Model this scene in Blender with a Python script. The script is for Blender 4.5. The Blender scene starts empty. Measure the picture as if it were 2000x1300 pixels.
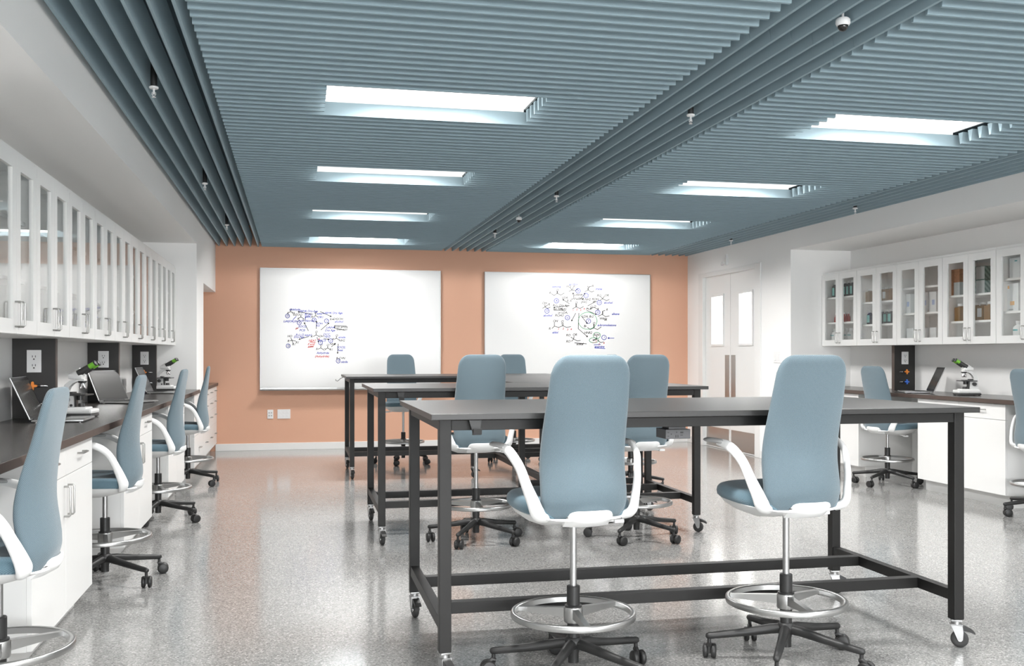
import bpy, bmesh, math
from mathutils import Vector, Matrix
PI = math.pi
FILL_GLOW = 9.5  # glow strength of the added fill windows behind the camera
LAMP_W = 29.
REAR_W = 30.  # power of each extra lamp added behind the camera
R = math.radians
SC = bpy.context.scene
COL = SC.collection

# ------------------------------------------------------------------ materials
MATS = {}
def mat(name, color=(.8, .8, .8), rough=.5, metal=0., ior=1.5, emit=None, strength=0., bump=0., bump_scale=200., var=0., var_scale=60.):
    if name in MATS: return MATS[name]
    m = bpy.data.materials.new(name); m.use_nodes = True
    nt = m.node_tree; b = nt.nodes['Principled BSDF']
    b.inputs['Base Color'].default_value = (*color, 1)
    b.inputs['Roughness'].default_value = rough
    b.inputs['Metallic'].default_value = metal
    b.inputs['IOR'].default_value = ior
    if emit:
        b.inputs['Emission Color'].default_value = (*emit, 1)
        b.inputs['Emission Strength'].default_value = strength
    if bump or var:
        tc = nt.nodes.new('ShaderNodeTexCoord')
        no = nt.nodes.new('ShaderNodeTexNoise'); no.inputs['Scale'].default_value = bump_scale if bump else var_scale
        no.inputs['Detail'].default_value = 3
        nt.links.new(tc.outputs['Object'], no.inputs['Vector'])
        if bump:
            bp = nt.nodes.new('ShaderNodeBump'); bp.inputs['Strength'].default_value = bump; bp.inputs['Distance'].default_value = .002
            nt.links.new(no.outputs['Fac'], bp.inputs['Height']); nt.links.new(bp.outputs['Normal'], b.inputs['Normal'])
        if var:
            mx = nt.nodes.new('ShaderNodeMix'); mx.data_type = 'RGBA'
            mx.inputs[6].default_value = (*[c * (1 - var) for c in color], 1)
            mx.inputs[7].default_value = (*[min(1, c * (1 + var)) for c in color], 1)
            nt.links.new(no.outputs['Fac'], mx.inputs[0]); nt.links.new(mx.outputs[2], b.inputs['Base Color'])
    MATS[name] = m
    return m

def glass_mat(name, tint=(1, 1, 1)):
    if name in MATS: return MATS[name]
    m = bpy.data.materials.new(name); m.use_nodes = True
    nt = m.node_tree; nt.nodes.clear()
    out = nt.nodes.new('ShaderNodeOutputMaterial'); mix = nt.nodes.new('ShaderNodeMixShader')
    tr = nt.nodes.new('ShaderNodeBsdfTransparent'); tr.inputs['Color'].default_value = (*tint, 1)
    gl = nt.nodes.new('ShaderNodeBsdfGlossy'); gl.inputs['Roughness'].default_value = .01
    fr = nt.nodes.new('ShaderNodeFresnel'); fr.inputs['IOR'].default_value = 1.6
    ge = nt.nodes.new('ShaderNodeNewGeometry'); mu = nt.nodes.new('ShaderNodeMath'); mu.operation = 'MULTIPLY'; iv = nt.nodes.new('ShaderNodeMath'); iv.operation = 'SUBTRACT'; iv.inputs[0].default_value = 1.
    nt.links.new(ge.outputs['Backfacing'], iv.inputs[1]); nt.links.new(fr.outputs[0], mu.inputs[0]); nt.links.new(iv.outputs[0], mu.inputs[1])
    nt.links.new(mu.outputs[0], mix.inputs[0]); nt.links.new(tr.outputs[0], mix.inputs[1])
    nt.links.new(gl.outputs[0], mix.inputs[2]); nt.links.new(mix.outputs[0], out.inputs['Surface'])
    MATS[name] = m
    return m

def fabric_mat(name, c1, c2, cell, rough=.85, blend=1.):
    m = bpy.data.materials.new(name); m.use_nodes = True
    nt = m.node_tree; b = nt.nodes['Principled BSDF']
    uv = nt.nodes.new('ShaderNodeTexCoord'); mp = nt.nodes.new('ShaderNodeMapping')
    mp.inputs['Rotation'].default_value = (0, 0, 0); mp.inputs['Scale'].default_value = (1 / cell, 1 / cell, 1 / cell)
    ck = nt.nodes.new('ShaderNodeTexChecker'); ck.inputs['Scale'].default_value = 1.
    ck.inputs['Color1'].default_value = (*c1, 1); ck.inputs['Color2'].default_value = (*c2, 1)
    nt.links.new(uv.outputs['UV'], mp.inputs['Vector']); nt.links.new(mp.outputs['Vector'], ck.inputs['Vector'])
    nt.links.new(ck.outputs['Color'], b.inputs['Base Color'])
    bp = nt.nodes.new('ShaderNodeBump'); bp.inputs['Strength'].default_value = .25; bp.inputs['Distance'].default_value = .0012
    nt.links.new(ck.outputs['Fac'], bp.inputs['Height']); nt.links.new(bp.outputs['Normal'], b.inputs['Normal'])
    b.inputs['Roughness'].default_value = rough
    b.inputs['Sheen Weight'].default_value = .25; b.inputs['Sheen Roughness'].default_value = .5
    MATS[name] = m
    return m

def terrazzo():
    m = bpy.data.materials.new('terrazzo'); m.use_nodes = True
    nt = m.node_tree; b = nt.nodes['Principled BSDF']
    tc = nt.nodes.new('ShaderNodeTexCoord')
    v = nt.nodes.new('ShaderNodeTexVoronoi'); v.inputs['Scale'].default_value = 180.; v.inputs['Randomness'].default_value = 1.
    v.voronoi_dimensions = '2D'
    nt.links.new(tc.outputs['Object'], v.inputs['Vector'])
    sp = nt.nodes.new('ShaderNodeSeparateColor'); nt.links.new(v.outputs['Color'], sp.inputs[0])
    cr = nt.nodes.new('ShaderNodeValToRGB'); cr.color_ramp.interpolation = 'CONSTANT'
    e = cr.color_ramp.elements
    e[0].position = 0; e[0].color = (.17, .17, .167, 1)
    e[1].position = .16; e[1].color = (.245, .245, .24, 1)
    for p, c in ((.42, (.285, .283, .277)), (.68, (.335, .332, .323)), (.88, (.405, .40, .388)), (.96, (.50, .492, .475))):
        q = e.new(p); q.color = (*c, 1)
    nt.links.new(sp.outputs[0], cr.inputs[0]); nt.links.new(cr.outputs[0], b.inputs['Base Color'])
    no = nt.nodes.new('ShaderNodeTexNoise'); no.inputs['Scale'].default_value = 1.3; no.inputs['Detail'].default_value = 3
    nt.links.new(tc.outputs['Object'], no.inputs['Vector'])
    mr = nt.nodes.new('ShaderNodeMapRange'); mr.inputs[3].default_value = .09; mr.inputs[4].default_value = .16
    nt.links.new(no.outputs['Fac'], mr.inputs[0]); nt.links.new(mr.outputs[0], b.inputs['Roughness'])
    b.inputs['IOR'].default_value = 1.75
    MATS['terrazzo'] = m
    return m

M_WHITE = mat('wall_white', (.89, .885, .875), .75, bump=.05, bump_scale=350)
M_ORANGE = mat('wall_orange', (.69, .395, .275), .8, bump=.12, bump_scale=420, var=.05, var_scale=300)
M_FLOOR = terrazzo()
M_FELT = mat('blue_felt', (.300, .398, .446), .95, bump=.15, bump_scale=700, var=.06, var_scale=400)
M_PLENUM = mat('plenum_dark', (.12, .165, .19), .95, bump=.1, bump_scale=300)
M_CAB = mat('cabinet_white', (.79, .79, .78), .35, bump=.02, bump_scale=100)
M_CABIN = mat('cabinet_inner', (.90, .89, .88), .5)
M_TOP = mat('counter_dark', (.070, .065, .061), .25, ior=1.6, var=.12, var_scale=200)
M_EDGE = mat('counter_edge', (.075, .052, .043), .5, var=.1, var_scale=150)
M_BLACK = mat('powder_black', (.014, .0135, .013), .46, ior=1.36, bump=.08, bump_scale=900)
M_TTOP = mat('table_laminate', (.028, .0275, .027), .36, ior=1.42, bump=.06, bump_scale=900)
M_PLASTIC = mat('black_plastic', (.018, .018, .018), .45)
M_RUBBER = mat('rubber', (.028, .028, .028), .6)
M_CHROME = mat('chrome', (.80, .80, .80), .18, 1.)
M_ALU = mat('brushed_aluminium', (.44, .44, .435), .32, 1.)
M_LIFT = mat('satin_lift', (.42, .42, .42), .34, 1.)
M_FORK = mat('zinc_fork', (.40, .40, .40), .36, 1.)
M_STEEL = mat('satin_steel', (.46, .455, .44), .34, 1.)
M_SHELL = mat('chair_white', (.83, .83, .825), .38)
M_PAD = mat('arm_pad_grey', (.42, .42, .42), .5)
M_BACK = fabric_mat('mesh_fabric_back', (.185, .248, .285), (.052, .086, .107), .0025)
M_SEAT = fabric_mat('mesh_fabric_seat', (.16, .25, .30), (.065, .125, .165), .0025)
M_BOARD = mat('whiteboard', (.76, .76, .755), .2)
M_LAMP = mat('lamp_lens', (1, 1, 1), .6, emit=(1., .985, .96), strength=1.1)
M_TUBE = mat('lamp_tube', (1, 1, 1), .6, emit=(1., .99, .97), strength=2.)
M_WELL = mat('well_white', (.88, .88, .87), .6)
M_PLATE = mat('plate_white', (.78, .78, .78), .4)
M_SLOT = mat('slot_dark', (.03, .03, .03), .6)
M_GLASS = glass_mat('pane_glass', (.97, .975, .97))
M_INK = {'blue': mat('ink_blue', (.02, .04, .42), .5), 'black': mat('ink_black', (.03, .03, .03), .5),
         'red': mat('ink_red', (.62, .03, .03), .5), 'green': mat('ink_green', (.10, .42, .20), .5)}

# ------------------------------------------------------------------ mesh builder
class MB:
    def __init__(s):
        s.v = []; s.f = []; s.uv = {}; s.smooth = []
    def add(s, vs, fs, smooth=False, M=None):
        o = len(s.v)
        for p in vs:
            p = Vector(p)
            if M is not None: p = M @ p
            s.v.append(tuple(p))
        for f in fs:
            s.f.append([i + o for i in f]); s.smooth.append(smooth)
        return s
    def box(s, x0, x1, y0, y1, z0, z1, M=None):
        v = [(x, y, z) for z in (z0, z1) for y in (y0, y1) for x in (x0, x1)]
        return s.add(v, [(0, 2, 3, 1), (4, 5, 7, 6), (0, 1, 5, 4), (2, 6, 7, 3), (0, 4, 6, 2), (1, 3, 7, 5)], False, M)
    def rbox(s, x0, x1, y0, y1, z0, z1, r=.003, M=None):
        """box with chamfered edges"""
        r = min(r, (x1 - x0) / 2.01, (y1 - y0) / 2.01, (z1 - z0) / 2.01)
        bm = bmesh.new(); bmesh.ops.create_cube(bm, size=1)
        for q in bm.verts:
            q.co = Vector(((x0 + x1) / 2 + q.co.x * (x1 - x0), (y0 + y1) / 2 + q.co.y * (y1 - y0), (z0 + z1) / 2 + q.co.z * (z1 - z0)))
        bmesh.ops.bevel(bm, geom=bm.edges[:], offset=r, segments=2, profile=.6, affect='EDGES')
        bm.verts.index_update()
        s.add([q.co for q in bm.verts], [[q.index for q in f.verts] for f in bm.faces], False, M); bm.free()
        return s
    def tube(s, pts, rad, n=12, caps=True, ell=None, up=None, M=None):
        """tube along pts; rad number or list; ell = (a, b) scale list per point for a flattened section"""
        pts = [Vector(p) for p in pts]; k = len(pts)
        if not isinstance(rad, (list, tuple)): rad = [rad] * k
        vs = []; fs = []; prev = None
        for i, p in enumerate(pts):
            t = (pts[min(i + 1, k - 1)] - pts[max(i - 1, 0)]).normalized()
            if prev is None:
                u = Vector(up) if up else (Vector((0, 0, 1)) if abs(t.z) < .9 else Vector((1, 0, 0)))
            else: u = prev
            a = (u - t * u.dot(t)).normalized(); b = t.cross(a); prev = a
            ea, eb = (ell[i] if isinstance(ell, list) else ell) if ell else (1, 1)
            for j in range(n):
                w = 2 * PI * j / n
                vs.append(p + a * (rad[i] * ea * math.cos(w)) + b * (rad[i] * eb * math.sin(w)))
        for i in range(k - 1):
            for j in range(n):
                q = (j + 1) % n
                fs.append((i * n + j, i * n + q, (i + 1) * n + q, (i + 1) * n + j))
        if caps:
            fs.append(tuple(reversed(range(n)))); fs.append(tuple((k - 1) * n + j for j in range(n)))
        return s.add(vs, fs, True, M)
    def lathe(s, prof, n=24, M=None, smooth=True):
        """prof: list of (r, z) about the z axis"""
        vs = []; fs = []
        for r, z in prof:
            for j in range(n):
                w = 2 * PI * j / n; vs.append((r * math.cos(w), r * math.sin(w), z))
        for i in range(len(prof) - 1):
            for j in range(n):
                q = (j + 1) % n
                fs.append((i * n + j, i * n + q, (i + 1) * n + q, (i + 1) * n + j))
        if prof[0][0] > 1e-6: fs.append(tuple(reversed(range(n))))
        if prof[-1][0] > 1e-6: fs.append(tuple((len(prof) - 1) * n + j for j in range(n)))
        return s.add(vs, fs, smooth, M)
    def cyl(s, p0, p1, r0, r1=None, n=20, M=None):
        return s.tube([p0, p1], [r0, r0 if r1 is None else r1], n, M=M)
    def prism(s, poly, axis, a0, a1, M=None, smooth=False):
        """extrude a 2-D polygon along an axis: 'x' poly=(y,z), 'y' poly=(x,z), 'z' poly=(x,y)"""
        def P(p, a):
            return (a, p[0], p[1]) if axis == 'x' else (p[0], a, p[1]) if axis == 'y' else (p[0], p[1], a)
        n = len(poly)
        vs = [P(p, a0) for p in poly] + [P(p, a1) for p in poly]
        fs = [tuple(range(n)), tuple(reversed(range(n, 2 * n)))] + [(i, n + i, n + (i + 1) % n, (i + 1) % n) for i in range(n)]
        return s.add(vs, fs, smooth, M)
    def build(s, name, material, parent=None, auto=True):
        me = bpy.data.meshes.new(name); me.from_pydata(s.v, [], s.f)
        me.polygons.foreach_set('use_smooth', s.smooth)
        bm = bmesh.new(); bm.from_mesh(me)
        bmesh.ops.recalc_face_normals(bm, faces=bm.faces[:]); bm.to_mesh(me); bm.free()
        if auto and any(s.smooth): me.set_sharp_from_angle(angle=R(42))
        me.materials.append(material)
        o = bpy.data.objects.new(name, me); COL.objects.link(o)
        if parent: o.parent = parent
        return o

def tag(o, label, cat, group=None, kind=None):
    o['label'] = label; o['category'] = cat
    if group: o['group'] = group
    if kind: o['kind'] = kind
    return o
def thing(name, label, cat, loc=(0, 0, 0), rz=0., group=None):
    o = bpy.data.objects.new(name, None); COL.objects.link(o)
    o.empty_display_size = .1; o.location = loc; o.rotation_euler = (0, 0, rz)
    return tag(o, label, cat, group)
def structure(o):
    o['kind'] = 'structure'; return o
def copy_tree(o, parent=None):
    c = o.copy(); COL.objects.link(c); c.parent = parent
    for ch in list(o.children): copy_tree(ch, c)
    return c
def dup(o, loc, rz, label, group=None):
    c = copy_tree(o); c.location = loc; c.rotation_euler = (0, 0, rz); c['label'] = label
    if group: c['group'] = group
    return c
def T(x, y, z): return Matrix.Translation((x, y, z))
def RZ(a): return Matrix.Rotation(a, 4, 'Z')
def RX(a): return Matrix.Rotation(a, 4, 'X')
def RY(a): return Matrix.Rotation(a, 4, 'Y')

# ------------------------------------------------------------------ room constants (metres)
YB = 12.80                     # orange back wall
XL, XLW = -.965, -1.51         # left bulkhead face, left recess wall
XR, XRW = 5.244, 5.96          # right wall face, right recess wall
YF = -6.0                      # wall behind the camera
ZC = 2.535                     # underside of the baffles
YLE, YPE = 10.40, 11.146       # left recess end wall, end of the pier
YRE = 9.898                    # right recess end wall
ZTOP = 2.80

# ------------------------------------------------------------------ room shell
b = MB().box(-1.7, 7.0, YF - .2, YB + .2, -.1, 0); structure(b.build('floor', M_FLOOR))
b = MB().box(-1.7, 7.0, YF - .2, YB + .2, ZTOP, ZTOP + .1)
b.box(XL, XR, YF, 2.5, 2.57, ZTOP)
structure(b.build('ceiling', M_PLENUM))
b = MB().box(-1.7, XR + .05, YB, YB + .2, 0, ZTOP); structure(b.build('wall_back', M_ORANGE))
b = MB().box(-1.7, 7.0, YF - .2, YF, 0, ZTOP); structure(b.build('wall_front', M_WHITE))
b = MB()
b.box(-1.7, XLW, YF, YB, 0, ZTOP)
b.box(XLW, XL, YF, YLE, 2.305, ZTOP)              # bulkhead over the recess
b.box(XLW, XL, YLE, YPE, .815, ZTOP)              # pier between the two recesses
b.box(XLW, XL, YPE, YB, 1.962, ZTOP)              # lower bulkhead by the orange wall
structure(b.build('wall_left', M_WHITE))
b = MB()
b.box(XRW, 7.0, YF, YRE, 0, ZTOP)
b.box(XR, XRW, YF, YRE, 2.33, ZTOP)
b.box(XR, XRW, YRE, 10.25, 0, ZTOP)
b.box(XR, XR + .10, 10.25, 10.735, 0, ZTOP)
b.box(XR, XR + .10, 12.255, YB, 0, ZTOP)
b.box(XR, XR + .10, 10.735, 12.255, 2.205, ZTOP)
b.box(6.6, 7.0, YRE, YB, 0, ZTOP)                  # far side of the corridor
b.box(XR + .05, 7.0, YB, YB + .2, 0, ZTOP)
structure(b.build('wall_right', M_WHITE))
b = MB().rbox(-.965, XR, YB - .016, YB, 0, .088, .003); structure(b.build('baseboard_back', M_CAB))
b = MB().rbox(XR - .012, XR, 12.40, YB - .016, 0, .088, .003).rbox(XR - .012, XR, YRE, 10.66, 0, .088, .003)
structure(b.build('baseboard_right', M_CAB))

# glowing windows added behind the camera, out of view, as fill light
M_FILLP = mat('daylight_pane', (1, 1, 1), .5, emit=(.97, .985, 1.), strength=FILL_GLOW)
for i in range(3):
    xa = -.75 + 2.02 * i; xb = xa + 1.86
    w = bpy.data.objects.new('window_%d' % (i + 1), None); COL.objects.link(w); w.location = ((xa + xb) / 2, YF, 1.45); w['kind'] = 'structure'
    h = (xb - xa) / 2; f = MB()
    for a0, a1, c0, c1 in ((-h, -h + .05, -1., 1.), (h - .05, h, -1., 1.), (-h + .05, h - .05, -1., -.95), (-h + .05, h - .05, .95, 1.), (-.02, .02, -.95, .95)):
        f.box(a0, a1, .0, .05, c0, c1)
    f.build('window_frame', M_CAB, w)
    MB().box(-h + .05, h - .05, .004, .010, -.95, .95).build('window_pane', M_FILLP, w)

# corridor lamp seen through the door glass
lp = MB().box(5.6, 6.3, 10.6, 12.5, ZTOP - .05, ZTOP - .001).build('corridor_light', mat('corridor_lens', (1, 1, 1), .6, emit=(1, .99, .97), strength=16.))
tag(lp, 'bright corridor ceiling light beyond the double door', 'light')

# ------------------------------------------------------------------ double door on the right wall
door = bpy.data.objects.new('door_1', None); COL.objects.link(door); door.location = (XR, 11.495, 0); door['kind'] = 'structure'
b = MB()
b.rbox(-.016, .116, -.900, -.755, 0, 2.255, .004).rbox(-.016, .116, .755, .900, 0, 2.255, .004).rbox(-.016, .116, -.755, .755, 2.20, 2.255, .004)
b.build('door_frame', M_CAB, door)
def leaf(y0, y1, wy0, wy1, hy0, hy1):
    b = MB(); x0, x1 = .03, .075
    b.box(x0, x1, y0, wy0, .004, 2.2005).box(x0, x1, wy1, y1, .004, 2.2005).box(x0, x1, wy0, wy1, .004, 1.315).box(x0, x1, wy0, wy1, 1.945, 2.2005)
    lf = b.build('door_leaf', M_CAB, door)
    f = MB()
    for a in ((wy0 - .015, wy0 + .012, 1.30, 1.96), (wy1 - .012, wy1 + .015, 1.30, 1.96)): f.rbox(x0 - .012, x0 + .004, a[0], a[1], a[2], a[3], .002)
    for z0 in (1.30, 1.933): f.rbox(x0 - .012, x0 + .004, wy0 + .012, wy1 - .012, z0, z0 + .027, .002)
    f.build('glazing_bead', M_CAB, lf)
    MB().box(x0 + .020, x0 + .026, wy0, wy1, 1.315, 1.945).build('glass_pane', M_GLASS, lf)
    MB().rbox(x0 - .004, x0, hy0, hy1, .42, 1.188, .001).build('push_plate', M_STEEL, lf)
    MB().rbox(x0 - .004, x0, y0 + .03, y1 - .03, .02, .262, .001).build('kick_plate', M_STEEL, lf)
leaf(.003, .752, .20, .565, .025, .155)
leaf(-.752, -.003, -.62, -.255, -.155, -.025)

# ------------------------------------------------------------------ ceiling: felt baffles and light wells
PITCH = 2.18 / 24
LY = [5.665 + 2.18 * k for k in range(4)]                       # back edge of each row of light openings
FIELD = {'left': (-.408, 1.846, .155, 1.300), 'right': (2.428, 4.685, 2.985, 4.130)}
def baffle_bm(x0, x1):
    h0, h1 = .007, .022
    return MB().prism([(-h0, ZC), (h0, ZC), (h1, ZC + .070), (-h1, ZC + .070)], 'x', x0, x1)
SIDE = {'left': 'left ceiling field', 'right': 'right ceiling field'}
ORD = ['nearest', 'second', 'third', 'farthest']
for fld, (x0, x1, a0, a1) in FIELD.items():
    full = {}
    def place(key, xa, xb, yy, label, group):
        if key not in full:
            o = baffle_bm(xa, xb).build('ceiling_baffle', M_FELT); full[key] = o
        else:
            o = full[key].copy(); COL.objects.link(o)
        o.location = (0, yy, 0); tag(o, label, 'ceiling baffle', group)
    kmin = -26 if fld == 'left' else -34
    for k in range(kmin, 79):
        yy = 5.665 + PITCH * k
        if yy > YB - .035: break
        row = None
        for i in range(4):
            if 24 * i - 6 <= k <= 24 * i - 1: row = i
        if row is None:
            zone = sum(1 for i in range(4) if k >= 24 * i)
            where = ['before the nearest light', 'between first and second lights', 'between second and third lights', 'between third and farthest lights', 'beside the orange wall'][zone]
            place('full', x0, x1, yy, 'long blue baffle across the %s, %s' % (SIDE[fld], where), 'long baffles of the %s %s' % (SIDE[fld], where))
        else:
            for key, xa, xb, sd in (('l', x0, a0, 'left'), ('r', a1, x1, 'right')):
                place(key, xa, xb, yy, 'short blue baffle at the %s end of the %s light, %s' % (sd, ORD[row], SIDE[fld]), 'short baffles %s of the %s light, %s' % (sd, ORD[row], SIDE[fld]))
bx = {'left edge strip': [-.922, -.828, -.734, -.640, -.546, -.452], 'central strip': [1.896, 1.993, 2.091, 2.189, 2.287, 2.384],
      'right edge strip': [4.728, 4.826, 4.923, 5.021, 5.119, 5.212]}
JOINT = {'left edge strip': 3.90, 'central strip': 3.92, 'right edge strip': 6.10}
for st, xs in bx.items():
    segs = [(2.55, JOINT[st] - .0015, 'near'), (JOINT[st] + .0015, YB - .004, 'far')]
    for ya, yb, nf in segs:
        first = None
        for i, xx in enumerate(xs):
            if first is None:
                first = o = MB().prism([(-.007, ZC), (.007, ZC), (.026, ZC + .125), (-.026, ZC + .125)], 'y', ya, yb).build('ceiling_baffle', M_FELT)
            else:
                o = first.copy(); COL.objects.link(o)
            o.location = (xx, 0, 0)
            nth = ['leftmost', 'second from left', 'third from left', 'third from right', 'second from right', 'rightmost'][i]
            tag(o, '%s blue lengthwise baffle of the %s, %s piece' % (nth, st, nf), 'ceiling baffle', 'lengthwise baffles of the ' + st)

def lamp(parent, sx, sy, z, watt, spread=160):
    la = bpy.data.lights.new('lamp', 'AREA'); la.shape = 'RECTANGLE'; la.size = sx; la.size_y = sy; la.energy = watt; la.spread = R(spread); la.color = (1., .985, .965)
    o = bpy.data.objects.new('lamp', la); COL.objects.link(o); o.parent = parent; o.location = (0, 0, z)
    return o
def light(fld, y1, label, tube=False):
    x0, x1, a0, a1 = FIELD[fld]; w, d = a1 - a0, .60
    t = thing('recessed_light', label, 'ceiling light', ((a0 + a1) / 2, y1 - d / 2 - .014, 2.600), 0, 'recessed ceiling lights')
    hx, hy = w / 2, d / 2; zt = .085
    b = MB(); q = .012
    b.box(-hx - q, -hx, -hy - q, hy + q, .022, zt).box(hx, hx + q, -hy - q, hy + q, .022, zt)
    b.box(-hx, hx, -hy - q, -hy, .022, zt).box(-hx, hx, hy, hy + q, .008, zt).box(-hx - q, hx + q, -hy - q, hy + q, zt, zt + .02)
    b.build('housing', M_WELL, t)
    MB().box(-hx + .004, hx - .004, -hy + .004, hy - .004, zt - .014, zt - .004).build('lens', M_LAMP, t)
    lamp(t, w - .50, d - .40, zt - .018, LAMP_W * (.75 if tube else 1.), 168 if tube else 150)
    if tube:
        b = MB().tube([(-.46, .02, -.028), (-.40, .02, -.028), (.40, .02, -.028), (.46, .02, -.028)], [.006, .024, .024, .006], 12)
        b.build('lamp_tube', M_TUBE, t)
    return t
for fld in FIELD:
    for i, y1 in enumerate(LY):
        light(fld, y1, 'recessed white ceiling light, %s of four in the %s' % (ORD[i], SIDE[fld]), i == 3)
# extra lamp rows on the same grid, added out of view to light the room
for fld in FIELD:
    x0, x1, a0, a1 = FIELD[fld]
    for i, y1 in enumerate((3.485, 1.305, -.875, -3.055)):
        if y1 > 3:
            light(fld, y1, 'recessed white ceiling light of the %s overhead, before the nearest one in view' % SIDE[fld])
        else:
            t = thing('recessed_light', 'flush white ceiling light of the %s, %s row behind the camera' % (SIDE[fld], ['', 'first', 'second', 'third'][i]), 'ceiling light', ((a0 + a1) / 2, y1 - .3, 2.570), 0, 'recessed ceiling lights')
            MB().box(-.6, .6, -.3, .3, -.012, -.0005).build('housing', M_WELL, t)
            MB().box(-.57, .57, -.27, .27, -.018, -.0125).build('lens', M_LAMP, t)
            lamp(t, 1.12, .52, -.020, REAR_W)

# sprinklers and dome cameras in the gaps of the strips
def make_sprinkler():
    t = thing('sprinkler', '', 'sprinkler')
    MB().cyl((0, 0, 0), (0, 0, .278), .0165, n=20).build('drop_pipe', M_PLASTIC, t)
    MB().lathe([(0, -.001), (.020, -.001), (.0225, .003), (.0225, .008), (.017, .011)], 24).build('escutcheon', M_PLATE, t)
    h = MB().cyl((0, 0, -.030), (0, 0, 0), .005, n=12)
    h.tube([(-.008, 0, -.018), (-.009, 0, -.030), (0, 0, -.040), (.009, 0, -.030), (.008, 0, -.018)], .0016, 6)
    h.lathe([(0, -.044), (.010, -.044), (.010, -.042), (0, -.041)], 16); h.build('spray_head', M_PLATE, t)
    return t
sp0 = None
for x, y, lab in ((-.687, 5.21, 'nearest sprinkler in the left edge strip of the ceiling'), (-.687, 8.06, 'second sprinkler in the left edge strip of the ceiling'),
                  (-.687, 10.60, 'farthest sprinkler in the left edge strip of the ceiling'), (2.140, 5.18, 'nearest sprinkler in the central ceiling strip'),
                  (2.140, 8.08, 'middle sprinkler in the central ceiling strip'), (2.140, 10.72, 'farthest sprinkler in the central ceiling strip'),
                  (4.972, 8.18, 'nearer sprinkler in the right edge strip of the ceiling'), (4.972, 10.82, 'farther sprinkler in the right edge strip, near the door')):
    if sp0 is None: s = sp0 = make_sprinkler(); s['label'] = lab; s['group'] = 'ceiling sprinklers'; s.location = (x, y, 2.518)
    else: s = dup(sp0, (x, y, 2.518), 0, lab, 'ceiling sprinklers')
def make_dome():
    t = thing('dome_camera', '', 'security camera')
    MB().cyl((0, 0, 0), (0, 0, .268), .0045, n=10).build('drop_rod', M_PLATE, t)
    MB().lathe([(0, .012), (.022, .012), (.028, .006), (.029, -.008), (.024, -.018), (0, -.018)], 28).build('camera_body', M_PLATE, t)
    MB().lathe([(.0205, -.0175)] + [(.0205 * math.cos(a), -.020 - .0205 * math.sin(a)) for a in (0, .3, .6, .9, 1.2, 1.4)] + [(0, -.0405)], 24).build('dark_dome', mat('smoked_dome', (.012, .012, .012), .06), t)
    return t
dm = make_dome(); dm['label'] = 'white dome camera with a dark lens, nearest in the central ceiling strip'; dm.location = (2.140, 3.61, 2.530); dm['group'] = 'dome cameras'
dup(dm, (2.140, 9.52, 2.530), 0, 'far small dome camera in the central ceiling strip', 'dome cameras')

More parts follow.
